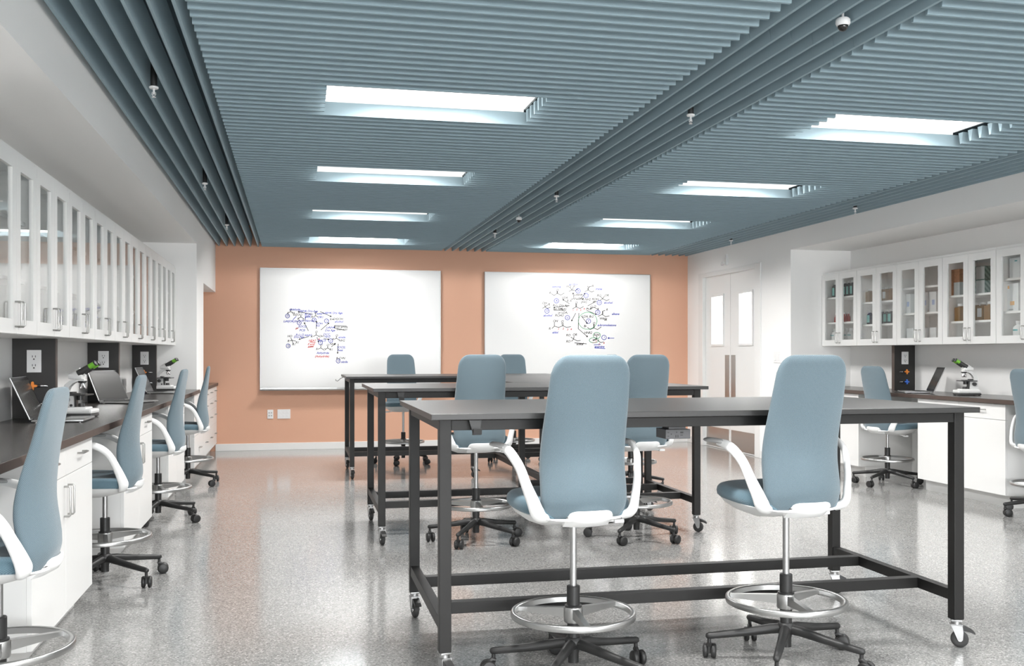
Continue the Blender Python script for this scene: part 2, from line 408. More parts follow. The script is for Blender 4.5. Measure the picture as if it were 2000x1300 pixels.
# marker writing on the two whiteboards (x, z in metres)
BOARD_TEXT = {
 1: [('aldehyde', -0.006, 1.757, 0.0296, 'blue'), ('LiAlH4, Dry-Age', 0.152, 1.738, 0.0296, 'blue'), ('ROH', 0.152, 1.695, 0.0296, 'blue'), ('DCC', 0.153, 1.666, 0.0296, 'blue'), ('ester', 0.297, 1.708, 0.0296, 'blue'), ('OR1', 0.306, 1.663, 0.0296, 'blue'), ('LiAlH4, Dry Age', 0.459, 1.718, 0.0296, 'blue'), ('alcohol', 0.537, 1.609, 0.0296, 'blue'), ('LiAl(OR)3H', -0.058, 1.608, 0.0296, 'blue'), ('Acid chloride', 0.13, 1.617, 0.0296, 'blue'), ('SOCl2', 0.083, 1.545, 0.0296, 'blue'), ('PCl5', 0.083, 1.497, 0.0296, 'blue'), ('R-Li (2 equiv)', 0.101, 1.439, 0.0296, 'blue'), ('Dry-Age', 0.043, 1.413, 0.0296, 'blue'), ('ROH', 0.292, 1.583, 0.0296, 'blue'), ('H+', 0.279, 1.553, 0.0296, 'blue'), ('LiAlH4', 0.428, 1.534, 0.0296, 'blue'), ('Dry Age', 0.426, 1.498, 0.0296, 'blue'), ('DCC,', 0.387, 1.446, 0.0296, 'blue'), ('NH3', 0.39, 1.416, 0.0296, 'blue'), ('amide', 0.574, 1.411, 0.0296, 'blue'), ('POCl3', 0.323, 1.369, 0.0296, 'blue'), ('Anhydride', 0.336, 1.213, 0.0296, 'blue'), ('SOCl2,', 0.565, 1.284, 0.0296, 'blue'), ('heat', 0.554, 1.248, 0.0296, 'blue'), ('nitrile', 0.604, 1.099, 0.0296, 'blue'), ('R', -0.094, 1.708, 0.0296, 'black'), ('O', -0.061, 1.753, 0.0296, 'black'), ('H', -0.028, 1.712, 0.0296, 'black'), ('O', 0.066, 1.691, 0.0296, 'black'), ('R', 0.033, 1.64, 0.0296, 'black'), ('Cl', 0.102, 1.628, 0.0296, 'black'), ('R', 0.203, 1.666, 0.0296, 'black'), ('O', 0.246, 1.721, 0.0296, 'black'), ('R', 0.434, 1.636, 0.0296, 'black'), ('CH2OH', 0.521, 1.642, 0.0296, 'black'), ('HO', -0.071, 1.422, 0.0296, 'black'), ('R', -0.087, 1.361, 0.0296, 'black'), ('R1', 0.021, 1.344, 0.0296, 'black'), ('R1', -0.021, 1.32, 0.0296, 'black'), ('R', 0.199, 1.419, 0.0296, 'black'), ('O', 0.255, 1.477, 0.0296, 'black'), ('OH', 0.314, 1.423, 0.0296, 'black'), ('R', 0.462, 1.385, 0.0296, 'black'), ('O', 0.508, 1.432, 0.0296, 'black'), ('NH2', 0.573, 1.37, 0.0296, 'black'), ('R', 0.262, 1.261, 0.0296, 'black'), ('O', 0.314, 1.312, 0.0296, 'black'), ('O', 0.354, 1.255, 0.0296, 'black'), ('O', 0.398, 1.312, 0.0296, 'black'), ('R1', 0.44, 1.255, 0.0296, 'black'), ('NH3', 0.459, 1.325, 0.0296, 'black'), ('R-C=N', 0.557, 1.146, 0.0296, 'black'), ('from amide', 0.562, 1.543, 0.0296, 'black'), ('then acid', 0.573, 1.512, 0.0296, 'black'), ('Et2O', 0.01, 1.694, 0.0296, 'black'), ('or', 0.018, 1.524, 0.0296, 'red'), ('HEAT', 0.208, 1.367, 0.0296, 'red'), ('if acid', 0.192, 1.324, 0.0296, 'red'), ('used', 0.188, 1.298, 0.0296, 'red'), ('(Anhydride)', 0.327, 1.17, 0.0296, 'red'), ('A', 0.287, 1.386, 0.0296, 'red'), ('D', -0.097, 1.676, 0.0252, 'blue'), ('A', 0.046, 1.591, 0.0252, 'blue'), ('B', 0.23, 1.629, 0.0252, 'blue'), ('C', 0.383, 1.617, 0.0252, 'blue'), ('E', 0.435, 1.367, 0.0252, 'blue'), ('F', 0.308, 1.343, 0.0252, 'blue'), ('G', -0.089, 1.302, 0.0252, 'blue'), ('H', 0.529, 1.112, 0.0252, 'blue')],
 2: [('ketone', 3.382, 2.091, 0.0332, 'blue'), ('alcohol', 3.611, 2.128, 0.0332, 'blue'), ('imine', 3.966, 2.07, 0.0332, 'blue'), ('alcohol', 4.098, 1.888, 0.0332, 'blue'), ('alkene', 4.2, 1.737, 0.0332, 'blue'), ('a-bromoketone', 4.08, 1.586, 0.0332, 'blue'), ('enamine', 3.975, 1.298, 0.0332, 'blue'), ('aldol', 3.363, 1.485, 0.0332, 'blue'), ('alcohol', 3.261, 1.71, 0.0332, 'blue'), ('A', 3.382, 1.905, 0.03, 'blue'), ('B', 3.679, 2.041, 0.03, 'blue'), ('C', 3.79, 1.979, 0.03, 'blue'), ('D', 3.975, 1.887, 0.03, 'blue'), ('E', 3.953, 1.758, 0.03, 'blue'), ('F', 3.824, 1.639, 0.03, 'blue'), ('G', 3.533, 1.683, 0.03, 'blue'), ('H', 3.253, 1.768, 0.03, 'blue'), ('I', 4.041, 1.421, 0.03, 'blue'), ('R', 3.293, 2.008, 0.0332, 'black'), ('O', 3.393, 2.045, 0.0332, 'black'), ('HO', 3.546, 2.098, 0.0332, 'black'), ('R', 3.623, 2.099, 0.0332, 'black'), ('N', 3.817, 2.093, 0.0332, 'black'), ('R', 3.882, 2.107, 0.0332, 'black'), ('LDA,', 3.499, 1.946, 0.0332, 'black'), ('R-X', 3.555, 1.905, 0.0332, 'black'), ('OH', 3.216, 1.872, 0.0332, 'black'), ('R', 3.278, 1.854, 0.0332, 'black'), ('R-Li, Dry Age', 3.444, 1.844, 0.0332, 'black'), ('(or RMgX)', 3.429, 1.798, 0.0332, 'black'), ('or LDA,', 3.468, 1.749, 0.0332, 'black'), ('RCHO', 3.421, 1.711, 0.0332, 'black'), ('LiAlH4', 3.677, 1.988, 0.0332, 'black'), ('or NaBH4', 3.666, 1.934, 0.0332, 'black'), ('O', 3.653, 1.881, 0.0332, 'black'), ('R-NH2', 3.792, 1.927, 0.0332, 'black'), ('(H+)', 3.758, 1.891, 0.0332, 'black'), ('ROH,', 3.92, 1.932, 0.0332, 'black'), ('H+', 3.909, 1.899, 0.0332, 'black'), ('RO', 3.97, 1.982, 0.0332, 'black'), ('OR', 4.076, 1.985, 0.0332, 'black'), ('Ph3P', 3.83, 1.801, 0.0332, 'black'), ('O', 3.863, 1.829, 0.0332, 'black'), ('O', 3.909, 1.833, 0.0332, 'black'), ('R', 3.955, 1.798, 0.0332, 'black'), ('R', 4.08, 1.793, 0.0332, 'black'), ('Wittig', 4.027, 1.674, 0.0332, 'black'), ('LDA, Br2', 3.812, 1.7, 0.0332, 'black'), ('O', 3.898, 1.61, 0.0332, 'black'), ('Br', 3.777, 1.571, 0.0332, 'black'), ('OH', 3.365, 1.636, 0.0332, 'black'), ('O', 3.46, 1.632, 0.0332, 'black'), ('R', 3.287, 1.535, 0.0332, 'black'), ('RO', 3.542, 1.449, 0.0332, 'black'), ('OR', 3.633, 1.456, 0.0332, 'black'), ('RO', 3.542, 1.366, 0.0332, 'black'), ('acetal', 3.703, 1.333, 0.0332, 'black'), ('HNR2', 3.817, 1.483, 0.0332, 'black'), ('R2N', 3.935, 1.454, 0.0332, 'black'), ('1', 3.607, 1.78, 0.0284, 'red'), ('2', 3.661, 1.793, 0.0284, 'red'), ('3', 3.713, 1.785, 0.0284, 'red'), ('4', 3.76, 1.801, 0.0284, 'red'), ('1', 3.408, 1.53, 0.0284, 'red'), ('2', 3.473, 1.536, 0.0284, 'red'), ('3', 3.533, 1.524, 0.0284, 'red'), ('4', 3.581, 1.528, 0.0284, 'red'), ('2', 3.926, 1.364, 0.0284, 'red'), ('3', 3.97, 1.33, 0.0284, 'red'), ('4', 4.036, 1.345, 0.0284, 'red')],
}
BOARD_STROKES = {
 1: [('blue', [(-0.073, 1.669), (-0.079, 1.659), (-0.088, 1.653), (-0.098, 1.651), (-0.109, 1.654), (-0.117, 1.662), (-0.121, 1.672), (-0.12, 1.683), (-0.115, 1.693), (-0.106, 1.699), (-0.095, 1.701), (-0.084, 1.698), (-0.076, 1.69), (-0.072, 1.68), (-0.073, 1.669)]), ('blue', [(0.07, 1.583), (0.065, 1.574), (0.055, 1.567), (0.045, 1.566), (0.034, 1.569), (0.026, 1.576), (0.022, 1.587), (0.023, 1.598), (0.028, 1.608), (0.037, 1.614), (0.048, 1.616), (0.059, 1.613), (0.067, 1.605), (0.071, 1.595), (0.07, 1.583)]), ('blue', [(0.253, 1.622), (0.248, 1.612), (0.239, 1.606), (0.228, 1.604), (0.217, 1.607), (0.209, 1.615), (0.205, 1.625), (0.206, 1.636), (0.211, 1.646), (0.221, 1.652), (0.231, 1.654), (0.242, 1.651), (0.25, 1.643), (0.254, 1.633), (0.253, 1.622)]), ('blue', [(0.407, 1.61), (0.401, 1.6), (0.392, 1.594), (0.381, 1.592), (0.371, 1.595), (0.362, 1.603), (0.358, 1.614), (0.359, 1.625), (0.365, 1.635), (0.374, 1.641), (0.385, 1.643), (0.396, 1.639), (0.404, 1.632), (0.408, 1.621), (0.407, 1.61)]), ('blue', [(0.459, 1.36), (0.453, 1.35), (0.444, 1.344), (0.433, 1.342), (0.423, 1.345), (0.415, 1.353), (0.41, 1.363), (0.411, 1.375), (0.417, 1.385), (0.426, 1.391), (0.437, 1.393), (0.448, 1.389), (0.456, 1.382), (0.46, 1.371), (0.459, 1.36)]), ('blue', [(0.332, 1.336), (0.327, 1.326), (0.317, 1.32), (0.307, 1.318), (0.296, 1.321), (0.288, 1.329), (0.284, 1.339), (0.285, 1.351), (0.29, 1.36), (0.299, 1.367), (0.31, 1.368), (0.321, 1.365), (0.329, 1.357), (0.333, 1.347), (0.332, 1.336)]), ('blue', [(-0.065, 1.294), (-0.071, 1.284), (-0.08, 1.278), (-0.091, 1.276), (-0.101, 1.28), (-0.109, 1.287), (-0.113, 1.298), (-0.112, 1.309), (-0.107, 1.319), (-0.098, 1.325), (-0.087, 1.327), (-0.076, 1.323), (-0.068, 1.316), (-0.064, 1.305), (-0.065, 1.294)]), ('blue', [(0.552, 1.105), (0.547, 1.095), (0.538, 1.088), (0.527, 1.087), (0.516, 1.09), (0.508, 1.098), (0.504, 1.108), (0.505, 1.12), (0.51, 1.129), (0.519, 1.136), (0.53, 1.137), (0.541, 1.134), (0.549, 1.126), (0.553, 1.116), (0.552, 1.105)]), ('black', [(-0.087, 1.718), (-0.058, 1.73), (-0.035, 1.718)]), ('black', [(-0.061, 1.745), (-0.058, 1.73)]), ('blue', [(-0.029, 1.631), (0.01, 1.672)]), ('black', [(0.041, 1.65), (0.068, 1.665), (0.101, 1.643)]), ('black', [(0.066, 1.683), (0.068, 1.665)]), ('blue', [(0.181, 1.673), (0.126, 1.665), (0.119, 1.628)]), ('black', [(0.221, 1.666), (0.248, 1.683), (0.276, 1.667)]), ('black', [(0.246, 1.713), (0.248, 1.683)]), ('black', [(0.214, 1.699), (0.032, 1.729)]), ('black', [(0.047, 1.735), (0.032, 1.729), (0.045, 1.719)]), ('black', [(0.305, 1.734), (0.444, 1.672)]), ('black', [(0.428, 1.67), (0.444, 1.672), (0.434, 1.685)]), ('black', [(0.451, 1.634), (0.477, 1.641)]), ('black', [(0.159, 1.491), (0.108, 1.595)]), ('black', [(0.121, 1.586), (0.108, 1.595), (0.108, 1.578)]), ('black', [(0.257, 1.518), (0.259, 1.614)]), ('black', [(0.267, 1.6), (0.259, 1.614), (0.251, 1.6)]), ('black', [(0.314, 1.503), (0.415, 1.593)]), ('black', [(0.409, 1.578), (0.415, 1.593), (0.399, 1.589)]), ('black', [(0.166, 1.421), (0.043, 1.383)]), ('black', [(0.054, 1.395), (0.043, 1.383), (0.058, 1.38)]), ('black', [(0.265, 1.41), (0.287, 1.347)]), ('black', [(0.275, 1.358), (0.287, 1.347), (0.289, 1.363)]), ('black', [(0.349, 1.392), (0.415, 1.384)]), ('black', [(0.4, 1.378), (0.415, 1.384), (0.401, 1.394)]), ('black', [(0.444, 1.291), (0.495, 1.332)]), ('black', [(0.489, 1.317), (0.495, 1.332), (0.479, 1.33)]), ('black', [(0.529, 1.329), (0.521, 1.206)]), ('black', [(0.514, 1.22), (0.521, 1.206), (0.53, 1.219)]), ('black', [(0.221, 1.421), (0.255, 1.44), (0.292, 1.421)]), ('black', [(0.255, 1.468), (0.255, 1.44)]), ('black', [(-0.066, 1.364), (-0.042, 1.372), (0.003, 1.361)]), ('black', [(-0.055, 1.401), (-0.042, 1.372), (-0.024, 1.324)]), ('black', [(0.479, 1.385), (0.506, 1.4), (0.54, 1.377)]), ('black', [(0.508, 1.422), (0.506, 1.4)]), ('black', [(0.279, 1.261), (0.312, 1.276), (0.341, 1.258)]), ('black', [(0.367, 1.258), (0.398, 1.276), (0.426, 1.258)]), ('black', [(0.314, 1.302), (0.312, 1.276)]), ('black', [(0.398, 1.302), (0.398, 1.276)]), ('black', [(0.484, 1.56), (0.484, 1.526), (0.617, 1.501)]), ('black', [(0.484, 1.56), (0.628, 1.553)]), ('red', [(0.177, 1.352), (0.246, 1.344)]), ('red', [(0.152, 1.283), (0.217, 1.292)]), ('red', [(0.003, 1.509), (0.032, 1.528)])],
 2: [('blue', [(3.412, 1.896), (3.405, 1.885), (3.393, 1.877), (3.379, 1.875), (3.366, 1.879), (3.356, 1.888), (3.351, 1.9), (3.352, 1.913), (3.359, 1.925), (3.37, 1.933), (3.384, 1.935), (3.397, 1.931), (3.408, 1.922), (3.413, 1.91), (3.412, 1.896)]), ('blue', [(3.709, 2.032), (3.702, 2.021), (3.691, 2.013), (3.677, 2.011), (3.664, 2.015), (3.653, 2.024), (3.648, 2.036), (3.649, 2.049), (3.656, 2.061), (3.668, 2.069), (3.682, 2.071), (3.695, 2.067), (3.705, 2.058), (3.71, 2.046), (3.709, 2.032)]), ('blue', [(3.82, 1.971), (3.813, 1.959), (3.802, 1.951), (3.788, 1.949), (3.775, 1.953), (3.764, 1.962), (3.759, 1.974), (3.76, 1.988), (3.767, 2.0), (3.779, 2.007), (3.793, 2.01), (3.806, 2.006), (3.816, 1.997), (3.821, 1.984), (3.82, 1.971)]), ('blue', [(4.005, 1.879), (3.998, 1.867), (3.986, 1.859), (3.972, 1.857), (3.959, 1.861), (3.948, 1.87), (3.943, 1.882), (3.944, 1.896), (3.951, 1.908), (3.963, 1.915), (3.977, 1.917), (3.99, 1.914), (4.001, 1.905), (4.006, 1.892), (4.005, 1.879)]), ('blue', [(3.983, 1.749), (3.976, 1.737), (3.964, 1.73), (3.95, 1.728), (3.937, 1.731), (3.926, 1.741), (3.921, 1.753), (3.922, 1.767), (3.929, 1.778), (3.941, 1.786), (3.955, 1.788), (3.968, 1.784), (3.979, 1.775), (3.984, 1.763), (3.983, 1.749)]), ('blue', [(3.854, 1.63), (3.847, 1.619), (3.835, 1.611), (3.821, 1.609), (3.808, 1.613), (3.797, 1.622), (3.792, 1.634), (3.793, 1.648), (3.8, 1.659), (3.812, 1.667), (3.826, 1.669), (3.839, 1.665), (3.85, 1.656), (3.855, 1.644), (3.854, 1.63)]), ('blue', [(3.563, 1.674), (3.556, 1.663), (3.545, 1.655), (3.531, 1.653), (3.518, 1.657), (3.507, 1.666), (3.502, 1.678), (3.503, 1.692), (3.51, 1.703), (3.522, 1.711), (3.536, 1.713), (3.549, 1.709), (3.559, 1.7), (3.564, 1.688), (3.563, 1.674)]), ('blue', [(3.282, 1.76), (3.275, 1.748), (3.264, 1.741), (3.25, 1.738), (3.237, 1.742), (3.227, 1.751), (3.222, 1.764), (3.223, 1.777), (3.23, 1.789), (3.241, 1.796), (3.255, 1.798), (3.268, 1.794), (3.278, 1.785), (3.283, 1.773), (3.282, 1.76)]), ('blue', [(4.071, 1.412), (4.064, 1.4), (4.052, 1.393), (4.038, 1.391), (4.025, 1.395), (4.014, 1.404), (4.009, 1.416), (4.01, 1.43), (4.017, 1.442), (4.029, 1.449), (4.043, 1.451), (4.056, 1.447), (4.067, 1.438), (4.072, 1.426), (4.071, 1.412)]), ('black', [(3.315, 1.998), (3.349, 1.975), (3.392, 2.004), (3.442, 1.982), (3.486, 2.007)]), ('black', [(3.389, 2.033), (3.389, 2.004)]), ('black', [(3.397, 2.033), (3.397, 2.004)]), ('black', [(3.555, 2.031), (3.592, 2.052), (3.642, 2.043), (3.677, 2.066)]), ('black', [(3.568, 2.09), (3.592, 2.052), (3.616, 2.086)]), ('black', [(3.773, 2.03), (3.817, 2.054), (3.865, 2.027), (3.9, 2.041)]), ('black', [(3.814, 2.081), (3.814, 2.054)]), ('black', [(3.822, 2.081), (3.822, 2.054)]), ('black', [(3.83, 2.093), (3.869, 2.107)]), ('black', [(3.559, 1.868), (3.467, 1.925)]), ('black', [(3.486, 1.924), (3.467, 1.925), (3.476, 1.909)]), ('black', [(3.626, 1.927), (3.609, 2.015)]), ('black', [(3.621, 2.001), (3.609, 2.015), (3.603, 1.997)]), ('black', [(3.712, 1.932), (3.777, 2.011)]), ('black', [(3.774, 1.993), (3.777, 2.011), (3.759, 2.004)]), ('black', [(3.812, 1.841), (3.922, 1.901)]), ('black', [(3.979, 1.914), (4.019, 1.94)]), ('black', [(3.192, 1.805), (3.225, 1.822), (3.261, 1.802), (3.296, 1.819)]), ('black', [(3.222, 1.856), (3.225, 1.822), (3.261, 1.848)]), ('black', [(3.533, 1.84), (3.343, 1.815)]), ('black', [(3.358, 1.826), (3.343, 1.815), (3.361, 1.809)]), ('black', [(3.347, 1.807), (3.349, 1.782), (3.503, 1.779)]), ('black', [(3.603, 1.801), (3.653, 1.828), (3.705, 1.806), (3.754, 1.832)]), ('black', [(3.649, 1.868), (3.649, 1.828)]), ('black', [(3.658, 1.869), (3.658, 1.828)]), ('black', [(3.992, 1.969), (4.019, 1.94), (4.045, 1.972)]), ('black', [(4.019, 1.94), (4.076, 1.915), (4.114, 1.931)]), ('black', [(3.847, 1.799), (3.865, 1.816), (3.909, 1.821), (3.944, 1.803)]), ('black', [(3.799, 1.782), (3.935, 1.728)]), ('black', [(3.916, 1.726), (3.935, 1.728), (3.923, 1.743)]), ('black', [(3.957, 1.705), (4.014, 1.729), (4.063, 1.7), (4.114, 1.711)]), ('black', [(4.014, 1.729), (4.017, 1.771), (4.054, 1.784)]), ('black', [(4.024, 1.731), (4.026, 1.764)]), ('black', [(3.646, 1.743), (3.588, 1.637)]), ('black', [(3.588, 1.656), (3.588, 1.637), (3.604, 1.648)]), ('black', [(3.722, 1.71), (3.808, 1.605)]), ('black', [(3.79, 1.612), (3.808, 1.605), (3.805, 1.623)]), ('black', [(3.69, 1.743), (3.681, 1.537)]), ('black', [(3.681, 1.537), (3.812, 1.429)]), ('black', [(3.793, 1.432), (3.812, 1.429), (3.805, 1.446)]), ('black', [(3.81, 1.555), (3.847, 1.527), (3.9, 1.549), (3.948, 1.526), (4.001, 1.562)]), ('black', [(3.895, 1.597), (3.895, 1.549)]), ('black', [(3.904, 1.597), (3.904, 1.549)]), ('black', [(3.32, 1.538), (3.354, 1.569), (3.412, 1.552), (3.468, 1.575), (3.522, 1.553), (3.579, 1.564)]), ('black', [(3.354, 1.619), (3.354, 1.569)]), ('black', [(3.455, 1.615), (3.464, 1.575)]), ('black', [(3.473, 1.616), (3.475, 1.575)]), ('black', [(3.581, 1.424), (3.618, 1.399), (3.668, 1.374), (3.712, 1.38)]), ('black', [(3.624, 1.436), (3.618, 1.399), (3.59, 1.369)]), ('black', [(3.887, 1.378), (3.939, 1.395), (3.992, 1.353), (4.036, 1.362)]), ('black', [(3.882, 1.387), (3.935, 1.404)]), ('black', [(3.939, 1.437), (3.939, 1.395)]), ('black', [(3.633, 1.348), (3.795, 1.336)]), ('blue', [(4.182, 1.413), (4.094, 1.413)]), ('blue', [(4.111, 1.422), (4.094, 1.413), (4.111, 1.404)]), ('blue', [(3.9, 1.322), (3.992, 1.328)]), ('blue', [(3.909, 1.281), (4.054, 1.272)]), ('red', [(3.882, 1.349), (3.909, 1.353)]), ('black', [(4.045, 1.653), (4.08, 1.655)]), ('green', [(3.936, 1.61), (3.924, 1.587), (3.907, 1.566), (3.885, 1.55), (3.859, 1.538), (3.831, 1.531), (3.802, 1.53), (3.774, 1.534), (3.747, 1.544), (3.724, 1.559), (3.705, 1.579), (3.692, 1.601), (3.684, 1.625), (3.683, 1.651), (3.689, 1.676), (3.7, 1.699), (3.717, 1.72), (3.739, 1.736), (3.765, 1.748), (3.793, 1.755), (3.822, 1.756), (3.85, 1.752), (3.877, 1.742), (3.9, 1.727), (3.919, 1.708), (3.933, 1.685), (3.941, 1.661), (3.942, 1.635), (3.936, 1.61)]), ('green', [(3.988, 1.437), (3.981, 1.425), (3.97, 1.416), (3.956, 1.41), (3.94, 1.408), (3.924, 1.41), (3.91, 1.415), (3.899, 1.424), (3.891, 1.435), (3.888, 1.448), (3.891, 1.46), (3.898, 1.472), (3.909, 1.481), (3.923, 1.487), (3.939, 1.489), (3.954, 1.487), (3.969, 1.482), (3.98, 1.473), (3.988, 1.462), (3.99, 1.449), (3.988, 1.437)]), ('green', [(3.963, 1.374), (3.954, 1.365), (3.939, 1.357), (3.921, 1.352), (3.901, 1.351), (3.88, 1.352), (3.862, 1.357), (3.847, 1.364), (3.838, 1.373), (3.834, 1.384), (3.837, 1.394), (3.846, 1.403), (3.86, 1.411), (3.879, 1.416), (3.899, 1.418), (3.919, 1.417), (3.938, 1.412), (3.953, 1.405), (3.962, 1.395), (3.966, 1.385), (3.963, 1.374)])],
}

# ------------------------------------------------------------------ whiteboards
def ribbon(mb, pts, w, y):
    h = w / 2
    for (xa, za), (xb, zb) in zip(pts, pts[1:]):
        d = math.hypot(xb - xa, zb - za)
        if d < 1e-5: continue
        ux, uz = (xb - xa) / d, (zb - za) / d; nx, nz = -uz * h, ux * h
        xa2, za2, xb2, zb2 = xa - ux * h * .6, za - uz * h * .6, xb + ux * h * .6, zb + uz * h * .6
        mb.add([(xa2 + nx, y, za2 + nz), (xa2 - nx, y, za2 - nz), (xb2 - nx, y, zb2 - nz), (xb2 + nx, y, zb2 + nz)], [(0, 1, 2, 3)])
def letters(mb, s, cx, cz, size, y):
    cu = bpy.data.curves.new('scratch', 'FONT'); cu.body = s; cu.size = size * 1.3; cu.shear = .25
    cu.align_x = 'CENTER'; cu.align_y = 'CENTER'; cu.resolution_u = 2; cu.offset = .0006; cu.space_character = .95
    o = bpy.data.objects.new('scratch', cu); COL.objects.link(o)
    me = bpy.data.meshes.new_from_object(o.evaluated_get(bpy.context.evaluated_depsgraph_get()))
    mb.add([(cx + v.co.x, y, cz + v.co.y) for v in me.vertices], [tuple(p.vertices) for p in me.polygons])
    bpy.data.objects.remove(o); bpy.data.curves.remove(cu); bpy.data.meshes.remove(me)
def board(n, label, x0, x1, z0, z1):
    xc, yc, zc = (x0 + x1) / 2, YB - .014, z0
    t = thing('whiteboard', label, 'whiteboard', (xc, yc, zc)); w = (x1 - x0) / 2; h = z1 - z0
    MB().rbox(-w, w, -.012, .012, 0, h, .002).build('panel', M_BOARD, t)
    f = MB(); e = .006
    f.box(-w - e, -w, -.016, .013, -.004, h + e).box(w, w + e, -.016, .013, -.004, h + e).box(-w, w, -.016, .013, h, h + e)
    f.build('frame', M_ALU, t)
    MB().prism([(-.012, -.034), (-.085, -.034), (-.090, -.020), (-.078, -.026), (-.016, -.026), (-.016, 0), (.013, 0), (.013, -.034)], 'x', -w - e, w + e).build('marker_tray', M_ALU, t)
    inks = {}
    for c, pts in BOARD_STROKES[n]:
        ribbon(inks.setdefault(c, MB()), [(x - xc, z - zc) for x, z in pts], .0072, -.0135)
    for s, X, Z, hh, c in BOARD_TEXT[n]:
        letters(inks.setdefault(c, MB()), s, X - xc, Z - zc, hh, -.0135)
    for c in inks:
        o = inks[c].build('lettering', M_INK[c], t, auto=False); o['label'] = c + ' marker handwriting'
    return t
board(1, 'left whiteboard with a small blue and black reaction scheme around its middle', -.425, 1.829, .780, 2.268)
board(2, 'right whiteboard with a round reaction scheme near its top centre', 2.420, 4.690, .780, 2.268)
m = thing('marker', 'thin grey marker lying on the tray of the left whiteboard', 'marker', (.57, YB - .073, .7625))
MB().cyl((-.06, 0, 0), (.035, 0, 0), .0075, n=14).build('barrel', M_PAD, m); MB().cyl((.035, 0, 0), (.075, 0, 0), .0085, .007, n=14).build('cap', M_SLOT, m)

# ------------------------------------------------------------------ wall plates
def receptacle(mb, x, z, y=-.0075, s=1.):
    """two slots and a ground hole, facing -y"""
    for dx in (-.0062, .0062): mb.box(x + (dx - .0012) * s, x + (dx + .0012) * s, y - .001, y + .002, z - .004 * s, z + .005 * s)
    mb.box(x - .0028 * s, x + .0028 * s, y - .001, y + .002, z - .014 * s, z - .0085 * s)
t = thing('wall_outlet', 'small white duplex outlet plate low on the orange wall', 'outlet', (-.3065, YB, .448))
MB().rbox(-.036, .036, -.007, 0, -.056, .056, .002).build('plate', M_PLATE, t)
b = MB()
for dx in (-.014, .014):
    for dz in (-.018, .018): b.box(dx - .008, dx + .008, -.0085, -.006, dz - .008, dz + .008)
b.build('socket', M_PAD, t)
t = thing('data_outlet', 'wide white plate with six data ports beside the small outlet', 'outlet', (-.141, YB, .449))
MB().rbox(-.079, .079, -.007, 0, -.058, .058, .002).build('plate', M_PLATE, t)
for dx in (-.046, 0, .046):
    for dz in (-.024, .024):
        MB().rbox(dx - .012, dx + .012, -.0085, -.006, dz - .013, dz + .013, .001).box(dx - .006, dx + .006, -.0089, -.0075, dz - .006, dz + .004).build('data_port', M_PLATE, t)
t = thing('light_switch', 'white double rocker switch plate beside the double door', 'switch', (XR, 10.20, 1.165))
MB().rbox(-.007, 0, -.085, .085, -.062, .062, .002).build('plate', M_PLATE, t)
for dy in (-.04, .04): MB().rbox(-.011, -.006, dy - .022, dy + .022, -.036, .036, .002).build('rocker', M_PLATE, t)
t = thing('wall_strobe', 'small pale strobe bracket on the wall above the double door', 'alarm', (XR, 11.55, 2.36))
MB().rbox(-.03, 0, -.06, -.035, -.06, .075, .004).build('back_plate', M_PLATE, t)
MB().rbox(-.06, -.002, -.035, .03, -.045, -.01, .006).build('strobe_lens', M_PLATE, t)
MB().rbox(-.035, -.001, .075, .105, -.05, -.02, .006).build('sounder', M_PLATE, t)

# ------------------------------------------------------------------ work tables
TW, TD, TH = 2.232, 1.090, .985
def caster_parts(parent, x, y, rot, zt):
    M = T(x, y, 0) @ RZ(rot)
    c = MB().rbox(-.021, .021, -.021, .021, zt - .008, zt, .002, M)
    c.cyl((0, 0, zt - .020), (0, 0, zt - .008), .019, n=18, M=M)
    for sx in (-1, 1):
        c.prism([(-.022, zt - .020), (.022, zt - .020), (.016, zt - .034), (-.004, .034), (-.010, .027), (-.018, .027), (-.024, .034), (-.026, zt - .05)], 'x', sx * .0175 - .0015, sx * .0175 + .0015, M=M)
    c.box(-.019, .019, -.024, .022, zt - .024, zt - .019, M)
    c.cyl((-.022, -.014, .0345), (.022, -.014, .0345), .006, n=12, M=M)
    fork = c.build('caster', M_FORK, parent)
    W = M @ T(0, -.014, .0345) @ RY(PI / 2)
    wh = MB().lathe([(0, -.0115), (.014, -.0115), (.020, -.0125), (.028, -.0125), (.0335, -.009), (.0345, 0), (.0335, .009), (.028, .0125), (.020, .0125), (.014, .0115), (0, .0115)], 30, W).build('wheel', M_RUBBER, fork)
    MB().lathe([(0, -.0135), (.0095, -.0135), (.0105, -.0118), (.0105, .0118), (.0095, .0135), (0, .0135)], 18, W).build('hub', M_CHROME, fork)
    MB().prism([(-.020, zt - .030), (-.030, zt - .026), (-.060, zt - .040), (-.072, zt - .052), (-.070, zt - .056), (-.050, zt - .048), (-.020, zt - .044)], 'x', -.015, .015, M=M).build('brake_pedal', M_PLASTIC, fork)
